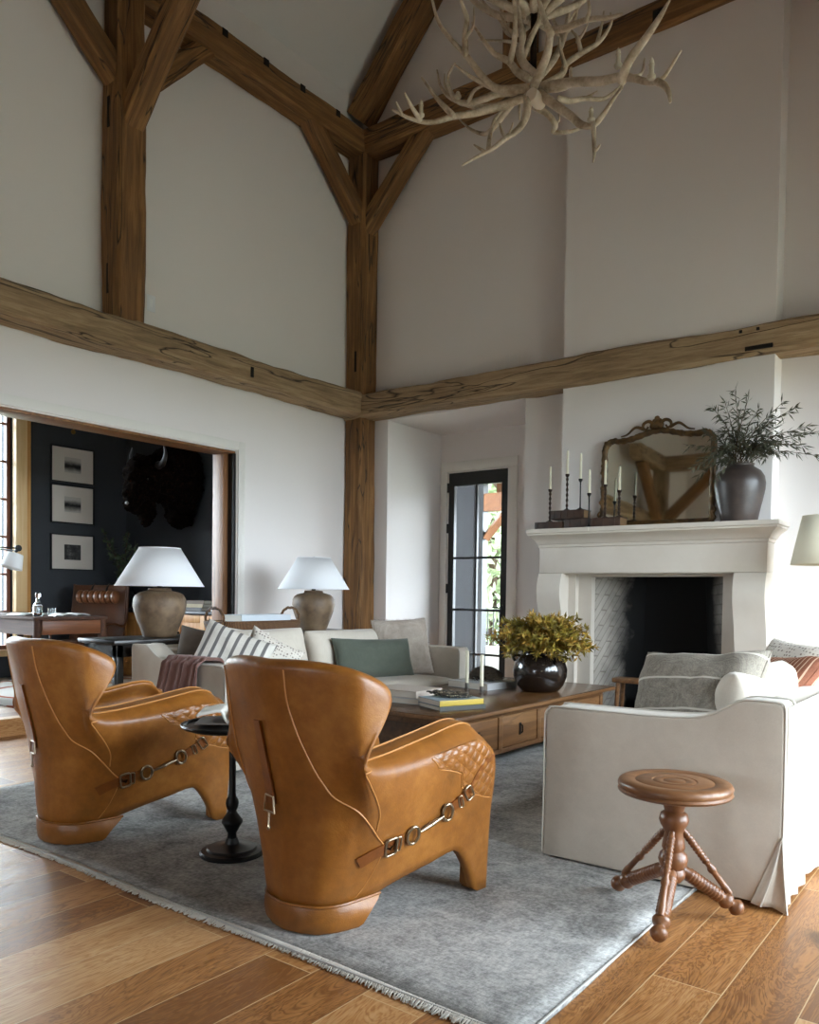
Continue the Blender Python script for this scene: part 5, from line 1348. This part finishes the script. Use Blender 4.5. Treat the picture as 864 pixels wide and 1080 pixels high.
# ================================================================= floor lamp at the right edge
M_cshade = mat_plain('cream_paper_shade', 'dfd8c0', .8)
fl = thing('floor_lamp', 'floor lamp with a cream drum shade cut off by the right edge', 'lamp', (-1.21, 6.85, 0))
b = bm_new(); lathe(b, [(.0, 0), (.15, 0), (.15, .015), (.03, .03), (.012, .05), (.011, 1.62), (.0, 1.63)], 28, cap0=False, cap1=False); obj('stand', b, mat_plain('dark_bronze_stand', '2b221b', .4, .8), fl, smooth=50)
b = bm_new(); lathe(b, [(.243, 1.518), (.166, 1.893)], 56, cap0=False, cap1=False); o = obj('lamp_shade', b, M_cshade, fl); sm = o.modifiers.new('t', 'SOLIDIFY'); sm.thickness = .003
b = bm_new()
for i in range(3): a = i*2*PI/3; tube(b, [(0, 0, 1.62), (.19*math.cos(a), .19*math.sin(a), 1.77)], .003, 5)
obj('spider', b, M_black, o)
# light switch up on the left wall
sw = thing('wall_switch', 'small white switch plate on the left wall beside the oak post above the beam', 'switch', (XL, 4.535, 3.908))
b = bm_new(); bx(b, .0005, .008, -.045, .045, -.075, .075, .003); obj('plate', b, mat_plain('white_plastic', 'e4e6ea', .35), sw)
b = bm_new(); bx(b, .008, .012, -.016, .016, -.034, .034, .002); obj('rocker', b, mat_plain('white_rocker', 'eceef0', .3), sw)
# little stool on the hearth, behind the coffee table's far corner
hs = thing('hearth_stool', 'low brown wooden stool by the fireplace behind the coffee table', 'stool', (-2.66, 6.88, .036))
b = bm_new(); bx(b, -.23, .23, -.085, .085, .455, .495, .008); obj('seat', b, M_oldoak, hs)
for x in (-.18, .18):
    for y in (-.055, .055):
        b = bm_new(); tube(b, [(x*1.12, y*1.15, 0), (x, y, .456)], [.018, .022], 8); obj('leg', b, M_oldoak, hs)
# ================================================================= things on the mantel shelf
MZ = 1.8895
M_gilt = mat_plain('tarnished_gilt', '2c2011', .45, .35, c2='6e5028', ns=16, bump=.5, bs=45, bd=.01)
mr = thing('mirror', 'ornate tarnished gilt mirror leaning on the chimney breast above the mantel', 'mirror', (-2.675, 7.185, MZ), rot=(-.03, 0, 0))
mw, mh = .505, .885       # half width, height to the shoulder centreline
def frame_path(n=260):
    pts = [(-mw, .04)]; pts += [(-mw, .04+(mh-.20)*i/20) for i in range(1, 21)]
    for i in range(1, 13): a = PI-PI/2*i/12; pts.append((-mw+.10+.10*math.cos(a)-.0, mh-.16+.10*math.sin(a)))
    for i in range(1, 30):
        x = -mw+.10+(2*mw-.20)*i/30; pts.append((x, mh-.06+.040*math.exp(-(x/.18)**2)+.012*math.cos(x*9)))
    for i in range(0, 13): a = PI/2-PI/2*i/12; pts.append((mw-.10+.10*math.cos(a), mh-.16+.10*math.sin(a)))
    pts += [(mw, .04+(mh-.20)*(1-i/20)) for i in range(1, 21)]
    return pts
FPTS = frame_path()
b = bm_new(); pts = [(x, 0, z) for x, z in FPTS]
tube(b, pts, [.026+.004*math.sin(i*2.2) for i in range(len(pts))], 10)
tube(b, [(-mw, 0, .035), (mw, 0, .035)], .028, 10)
bx(b, -mw-.02, mw+.02, .012, .024, .02, mh-.10)
random.seed(5)
for i, (x, z) in enumerate(FPTS):
    if i % 2 == 0 and z > .1: sphere(b, (x*1.02+rnd(-.006, .006), -.016, z+rnd(-.004, .010)), rnd(.013, .021), 8, 6, (1, .8, 1))
for i in range(26): sphere(b, (-mw+2*mw*i/25, -.016, .035), rnd(.012, .019), 8, 6)
obj('frame', remeshed(b, .006), M_gilt, mr, smooth=180)
b = bm_new()
for s_ in (-1, 1):
    tube(b, smooth_path([(s_*.02, -.02, mh+.03), (s_*.07, -.025, mh+.075), (s_*.12, -.025, mh+.06), (s_*.13, -.02, mh+.02), (s_*.10, -.02, mh+.005), (s_*.08, -.02, mh+.03)], 24), [.018-.010*i/24 for i in range(25)], 8)
    tube(b, smooth_path([(s_*.12, -.015, mh+.01), (s_*.20, -.02, mh+.035), (s_*.28, -.015, mh-.02), (s_*.34, -.015, mh-.035)], 20), [.016-.010*i/20 for i in range(21)], 8)
    for z0 in (.03, .10): tube(b, smooth_path([(s_*mw, -.01, z0), (s_*(mw+.035), -.02, z0+.03), (s_*(mw+.01), -.02, z0+.07)], 10), [.016-.008*i/10 for i in range(11)], 8)
for q in ((0, .045, .040), (-.04, .03, .028), (.04, .03, .028), (0, .095, .026), (-.025, .075, .02), (.025, .075, .02)): sphere(b, (q[0], -.022, mh+q[1]), q[2], 12, 8, (1, .6, 1))
obj('crest', b, M_gilt, mr, smooth=60)
k = N('old_mirror_silver'); k.base('e6eae2'); k.b.inputs['Metallic'].default_value = 1; k.rough(.03); M_mirror = k.m
b = bm_new(); vs = [b.verts.new((x*.99, .008, z)) for x, z in FPTS]; b.faces.new(vs); b2 = bmesh.ops.extrude_face_region(b, geom=list(b.faces)); bmesh.ops.translate(b, verts=[v for v in b2['geom'] if isinstance(v, bmesh.types.BMVert)], vec=(0, .003, 0))
obj('glass', b, M_mirror, mr, smooth=0)

# old leather boxes / books under the candlesticks
M_oldbook = mat_plain('worn_brown_leather', '1f1209', .6, c2='3d2412', ns=10, bump=.3, bs=40, bd=.004)
M_oldpage = mat_plain('aged_page_block', '6f5436', .9)
for lab, x0, x1, yc, d, z0, h, rz in (('dark brown old book lying at the left end of the mantel', -3.765, -3.47, 7.03, .18, MZ, .068, .0), ('long dark brown old book lying on the mantel below the mirror corner', -3.455, -2.90, 7.03, .18, MZ, .085, .0), ('dark brown old book lying on top of two others at the left of the mantel', -3.60, -3.26, 7.03, .17, MZ+.0865, .085, .02)):
    t = thing('old_book', lab, 'book', ((x0+x1)/2, yc, z0), rz, 'old books on the mantel'); w = x1-x0
    b = bm_new(); bx(b, -w/2, w/2, -d/2, d/2, 0, .007, .003); bx(b, -w/2, w/2, -d/2, d/2, h-.007, h, .003); bx(b, -w/2, w/2, -d/2-.004, -d/2+.006, .002, h-.002, .004)
    for i in range(5): bx(b, -w/2+w*(i+.5)/5-.006, -w/2+w*(i+.5)/5+.006, -d/2-.008, -d/2, .004, h-.004, .003)
    obj('binding', b, M_oldbook, t)
    b = bm_new(); bx(b, -w/2+.008, w/2-.008, -d/2+.006, d/2-.006, .007, h-.007); obj('pages', b, M_oldpage, t)
def candlestick(px, ptop, phold, pbase, yy, zb, lab, fancy):
    base = at(px-1, pbase, 1, yy); hz = at(px, phold, 1, yy).z-zb; tz = at(px, ptop, 1, yy).z-zb
    t = thing('candlestick', lab, 'candlestick', (base.x, yy, zb), group='candlesticks on the mantel')
    kb = .65 if zb == MZ else 1
    pr = [(.0, 0), (.034*kb, 0), (.036*kb, .006), (.028*kb, .012), (.012, .02)]
    if fancy:
        n = 6
        for i in range(n): z = .03+(hz-.05)*i/n; s_ = (hz-.05)/n; pr += [(.007, z), (.013, z+s_*.35), (.013, z+s_*.5), (.007, z+s_*.85)]
    else: pr += [(.007, .03), (.006, hz*.5), (.007, hz-.04)]
    pr += [(.009, hz-.03), (.019, hz-.015), (.020, hz), (.012, hz), (.0, hz-.006)]
    b = bm_new(); lathe(b, pr, 18, cap0=False, cap1=False); obj('stem', b, M_stick[fancy], t, smooth=60)
    b = bm_new(); lathe(b, [(.0, hz-.01), (.0125, hz-.01), (.011, (hz+tz)/2), (.0095, tz-.01), (.003, tz), (.0, tz)], 14, cap0=False, cap1=False); c = obj('taper', b, M_wax, t, smooth=60)
    b = bm_new(); tube(b, [(0, 0, tz-.002), (.001, 0, tz+.012)], .0013, 5); obj('wick', b, M_black, c)
M_stick = {True: mat_plain('bronze_turned_stick', '2a1c12', .35, .7), False: mat_plain('black_slim_stick', '100e0d', .4, .6)}
candlestick(581, 492, 516, 546, 7.02, MZ+.0685, 'bronze turned candlestick standing on the leftmost low book of the mantel', True)
candlestick(599, 475, 500, 534, 7.03, MZ+.172, 'tall bronze turned candlestick on the upper book, left of two there', True)
candlestick(613, 478, 505, 534, 7.03, MZ+.172, 'slim black candlestick on the upper book, right of two there', False)
candlestick(622, 495, 520, 554, 6.911, MZ, 'slim black candlestick on the mantel shelf in front of the books', False)
candlestick(639, 485, 511, 545, 7.04, MZ+.0855, 'bronze turned candlestick on the long book against the mirror frame', True)
candlestick(654, 492, 517, 545, 7.02, MZ+.0855, 'bronze turned candlestick on the right end of the long book', True)

# big dark vase of narrow leaved branches
vz = thing('branch_vase', 'large dark brown earthenware vase of narrow leafy branches on the mantel', 'vase', (-1.905, 7.055, MZ))
k = N('dark_iron_earthenware'); n = k.noise(k.coord(), 5, 6, .7); k.base(k.ramp(n, [(.3, '28211e'), (.5, '3a312d'), (.72, '52453d')])); k.rough(k.ramp(n, [(.3, .32), (.7, .55)])); k.bump(k.noise(k.coord((1, 1, 6)), 8, 4), .15, .008); M_vase = k.m
b = bm_new(); lathe(b, [(.0, 0), (.138, 0), (.145, .008), (.158, .08), (.180, .18), (.198, .27), (.202, .32), (.192, .375), (.165, .42), (.125, .448), (.108, .458), (.106, .474), (.112, .482), (.100, .484), (.094, .46), (.10, .44)], 48, cap0=False, cap1=False); obj('vase', b, M_vase, vz, smooth=60)
random.seed(11)
M_olive = mat_plain('olive_grey_leaf', '33352a', .65, c2='56573f', ns=6)
sb = bm_new(); lb = bm_new()
tips = [(728, 470), (738, 500), (745, 455), (752, 430), (765, 425), (775, 412), (790, 418), (800, 432), (812, 440), (825, 425), (838, 430), (830, 455), (850, 450), (862, 455), (858, 480), (846, 470), (826, 478), (812, 465), (796, 452), (780, 440), (762, 455), (740, 485), (733, 492), (808, 482), (770, 470), (785, 462), (752, 478), (818, 450), (843, 458), (755, 505)]
for i, (px, py) in enumerate(tips):
    yy = 7.055+rnd(-.34, .10); P = at(px, py, 1, yy)-Vector((-1.905, 7.055, MZ))
    p0 = V3((rnd(-.06, .06), rnd(-.06, .06), .44)); mid = p0.lerp(P, .5)+V3((0, 0, .07+.05*rnd(0, 1)))
    pth = smooth_path([p0, p0.lerp(mid, .5)+V3((0, 0, .03)), mid, P], 14); tube(sb, pth, [.0035]*11+[.002]*4, 5)
    for j in range(4, 15):
        tdir = (pth[min(j+1, 14)]-pth[j-1]).normalized()
        for _ in range(5):
            d = (tdir*.8+rvec()*.75+V3((0, 0, -.45))).normalized(); L = rnd(.05, .10); q = pth[j]+rvec()*.006
            if (q+d*L).y > .195: continue
            leaf_quad(lb, q, d*L, rnd(.0045, .0075), rvec())
obj('branch', sb, M_stem, vz); obj('foliage', lb, M_olive, vz, smooth=0)
# ================================================================= antler chandelier
CHX, CHY = -2.72, 4.88
chd = thing('antler_chandelier', 'large pale elk antler chandelier hanging in front of the tie beam', 'chandelier', (CHX, CHY, 4.60))
ORG = Vector((CHX, CHY, 4.60))
k = N('weathered_antler'); n = k.noise(k.coord((1, 1, 1)), 7, 5, .6); n2 = k.noise(k.coord(), 40, 4, .6)
f = k.math('ADD', k.math('MULTIPLY', n, .7), k.math('MULTIPLY', n2, .3))
k.base(k.ramp(f, [(.32, '7d6a54'), (.48, 'b5a58e'), (.64, 'd8cab6')])); k.rough(.6); k.bump(n2, .3, .006); M_ant = k.m
def A(pts, dy, r0=.028, r1=.006, base=0):
    """one antler branch: photo pixels, swept in depth from dy[0] to dy[1] about the chandelier's centre"""
    n = len(pts); o = []
    for i, (px, py) in enumerate(pts): o.append(at(px, py, 1, CHY+dy[0]+(dy[1]-dy[0])*i/max(1, n-1))-ORG)
    m = 6*n; pth = smooth_path(o, m)
    return pth, [r1+(r0-r1)*(1-(i/m)**1.3) for i in range(m+1)]
def antler(branches):
    b = bm_new()
    for br in branches:
        pth, rad = A(*br); tube(b, pth, rad, 8)
        sphere(b, pth[0], rad[0]*.98, 8, 6); sphere(b, pth[-1], rad[-1], 6, 4)
    obj('antler', b, M_ant, chd, smooth=180)
antler([([(562, 100), (530, 111), (504, 118.5), (478, 123), (455, 129), (433, 125), (414, 115.7)], (-.1, -.75), .030, .007), ([(478, 122), (462, 105), (445, 82)], (-.55, -.60), .020, .006), ([(443, 126), (434, 112), (427, 98)], (-.65, -.80), .016, .005), ([(424, 121), (418, 108)], (-.72, -.78), .011, .005)])
antler([([(559, 93), (544, 94.4), (528, 94.4), (516.7, 89), (503.7, 74), (490.7, 57), (478, 44), (463, 24), (455, -4)], (-.15, -.45), .031, .008), ([(491, 57), (490.7, 37), (492.6, 20), (489, 9), (484, -6)], (-.35, -.5), .022, .008), ([(520, 93), (498, 81.5), (480, 68.5)], (-.22, -.4), .018, .006), ([(491, 40), (499, 28), (500, 8)], (-.4, -.38), .012, .005)])
antler([([(556, 97), (528, 98), (511, 104), (492.6, 109), (481.5, 105.5), (474, 92.6), (473, 79.6), (480, 66.7)], (.0, -.3), .028, .007), ([(494, 108), (500, 96), (510, 90)], (-.2, -.25), .015, .006)])
antler([([(552, 104), (520, 112), (500, 112), (476, 103.7), (465, 90.7), (461, 74)], (.15, .55), .026, .006), ([(478, 105), (470, 92), (469, 78)], (.45, .5), .014, .005)])
antler([([(560, 84), (546, 76), (537, 65), (522, 57), (511, 44), (498, 24)], (-.05, -.3), .029, .007), ([(538, 66), (542.6, 42.6), (543.5, 18.5), (541.7, -6)], (-.2, -.35), .022, .010), ([(542.6, 40), (535, 28), (528, 15.7)], (-.25, -.3), .014, .005)])
antler([([(563, 82), (548, 59), (552, 37), (546, 11), (545, -8)], (.05, .1), .026, .012), ([(550, 50), (538, 44), (505, 42)], (.1, .3), .014, .006)])
antler([([(557, 101), (556.5, 111), (553.7, 126), (546, 137), (533, 146), (520, 156.5), (503.7, 165), (488, 174)], (-.2, -.45), .029, .006), ([(511, 160), (505, 156), (500, 152.8)], (-.4, -.42), .012, .005), ([(533, 146), (529, 138), (527, 130)], (-.35, -.3), .012, .005), ([(537, 143), (539, 137), (541, 130)], (-.33, -.36), .010, .005), ([(515, 158), (517, 142.6), (522, 126), (530, 116)], (-.38, -.1), .015, .009)])
antler([([(540, 110), (518.5, 137), (509, 141), (496, 136), (485, 126)], (.25, .5), .022, .006), ([(548, 112), (548, 120), (548, 126)], (.1, .1), .011, .006)])
antler([([(562, 94), (602.5, 87), (632.6, 85.6), (655.7, 81), (669.6, 83), (688, 87), (699.7, 82), (718, 54)], (-.1, -.55), .033, .007), ([(694, 86), (702, 91), (706, 99), (707, 107)], (-.5, -.55), .020, .008), ([(655.7, 83), (665, 62.5), (683.5, 37), (697.4, 16), (706, 1)], (-.35, -.65), .030, .007), ([(660, 82), (676, 78), (680, 62)], (-.3, -.1), .014, .005)])
antler([([(570, 99.5), (588.6, 113), (602.5, 122.7), (614, 132), (626.8, 131), (637, 120), (644, 109), (656, 92)], (-.15, -.25), .029, .009), ([(626, 131), (626.5, 148), (627, 162), (625.6, 171)], (-.25, -.3), .018, .005), ([(627, 160), (630, 157), (633, 153)], (-.28, -.28), .010, .005), ([(628, 130), (636, 122), (642, 113)], (-.2, -.05), .012, .005)])
antler([([(562, 112), (577, 120), (586, 132), (584, 139), (600, 139), (618.7, 133)], (.1, .3), .022, .010), ([(586, 131), (590, 126), (589, 120)], (.2, .2), .009, .004)])
antler([([(590, 104), (601, 106.5), (616, 104), (637, 104), (653, 92.6), (664, 82)], (.15, .5), .022, .006), ([(616, 104), (624, 100), (630, 96)], (.3, .35), .011, .004)])
antler([([(563, 92), (565.5, 85.6), (577, 58), (581.7, 33.6), (595.6, 30), (618.7, 21), (642, 18.5), (656, 15)], (-.15, -.35), .033, .008), ([(581, 36), (574.7, 21), (566.6, -6)], (-.28, -.35), .024, .010), ([(618, 22), (622, 10), (619, -6)], (-.32, -.3), .014, .006)])
antler([([(570, 92), (588, 82), (594, 76), (598, 67), (614, 55.6), (630, 46), (639.5, 35), (645, 23), (644, 14)], (.0, .25), .026, .006), ([(630, 45), (635, 25), (637, 12)], (.18, .2), .013, .005), ([(613, 55), (609, 40), (603, 32)], (.12, .1), .016, .006), ([(609, 44), (616, 34), (620, 25)], (.12, .2), .012, .005), ([(596, 70), (592, 55), (590, 40)], (.05, .0), .016, .006)])
antler([([(566, 95), (590, 94), (601, 88), (602.5, 72)], (-.1, -.2), .020, .009)])
antler([([(568, 92), (565, 79), (551.6, 62.5), (550, 35), (544.6, -5)], (-.12, -.2), .026, .012), ([(552, 60), (560, 40), (569, 20), (572, -5)], (-.15, .0), .022, .012)])
antler([([(566, 85), (585, 62), (596, 36), (600, 14), (612, -6)], (.25, .6), .026, .010), ([(594, 40), (584, 20), (588, 4)], (.4, .5), .014, .006)])
# the tier above the picture's top edge
random.seed(31)
for i in range(9):
    a = i*2*PI/9+.3; R = rnd(.65, 1.0); b = bm_new(); c, s_ = math.cos(a), math.sin(a)
    main = smooth_path([(c*.05, s_*.05, .55), (c*R*.5, s_*R*.5, .72), (c*R*.85, s_*R*.85, 1.0), (c*R, s_*R, 1.45)], 18)
    tube(b, main, [.03-.022*j/18 for j in range(19)], 8)
    for j in (6, 10, 14):
        q = main[j]; d = V3((c*rnd(.05, .2)-s_*rnd(-.15, .15), s_*rnd(.05, .2)+c*rnd(-.15, .15), rnd(.18, .32))); tube(b, smooth_path([q, q+d*.5+V3((0, 0, -.02)), q+d], 8), [.016-.011*m/8 for m in range(9)], 6)
    obj('antler', b, M_ant, chd, smooth=180)
b = bm_new(); p = at(562, 101, 1, CHY-.22)-ORG; lathe_axis(b, [(.030, 0), (.042, .2), (.045, .8), (.040, 1)], p+Vector((0, .12, 0)), p+Vector((0, -.02, 0)), 18); obj('burr', b, mat_plain('sawn_antler_end', 'c9b9a6', .7), chd)
b = bm_new(); lathe(b, [(.0, -.02), (.035, -.01), (.05, .05), (.03, .12), (.022, .2), (.022, .9), (.04, .95), (.03, 1.0), (.0, 1.02)], 20, cap0=False, cap1=False); obj('stem', b, mat_plain('rusty_iron', '2b1d14', .6, .6), chd, smooth=60)
RZ = CZ0+CSL*(CHX-XL)   # roof height above the hook
b = bm_new(); z = 1.0; i = 0
while z < RZ-4.6-.05:
    pts = []
    for k_ in range(13):
        a = 2*PI*k_/12; x = .016*math.cos(a); zz_ = .036*math.sin(a)
        pts.append((x, 0, z+.03+zz_) if i % 2 == 0 else (0, x, z+.03+zz_))
    tube(b, pts, .0045, 5, cap=False); z += .056; i += 1
obj('chain', b, M_black, chd, smooth=180)
M_glb = mat_plain('frosted_bulb', 'c7bda8', .3); M_sleeve = mat_plain('ivory_candle_sleeve', 'b3a893', .6)
for (px, p0, p1, dy) in ((652, 72, 50, -.3), (687, 84, 60, -.55), (623.5, 129, 112, -.25), (444, 124, 105, -.62), (483, 104, 96, -.2)):
    q0, q1 = at(px, p0, 1, CHY+dy)-ORG, at(px, p1, 1, CHY+dy)-ORG; h = q1.z-q0.z
    b = bm_new(); lathe(b, [(.016, 0), (.024, .01), (.024, .02), (.014, .025), (.014, h*.62), (.017, h*.66), (.012, h*.68)], 14, tuple(q0)); sl = obj('candle_sleeve', b, M_sleeve, chd, smooth=50)
    b = bm_new(); lathe(b, [(.0, h*.66), (.010, h*.68), (.014, h*.78), (.007, h*.92), (.0, h)], 12, tuple(q0), cap0=False, cap1=False); obj('bulb', b, M_glb, sl, smooth=60)
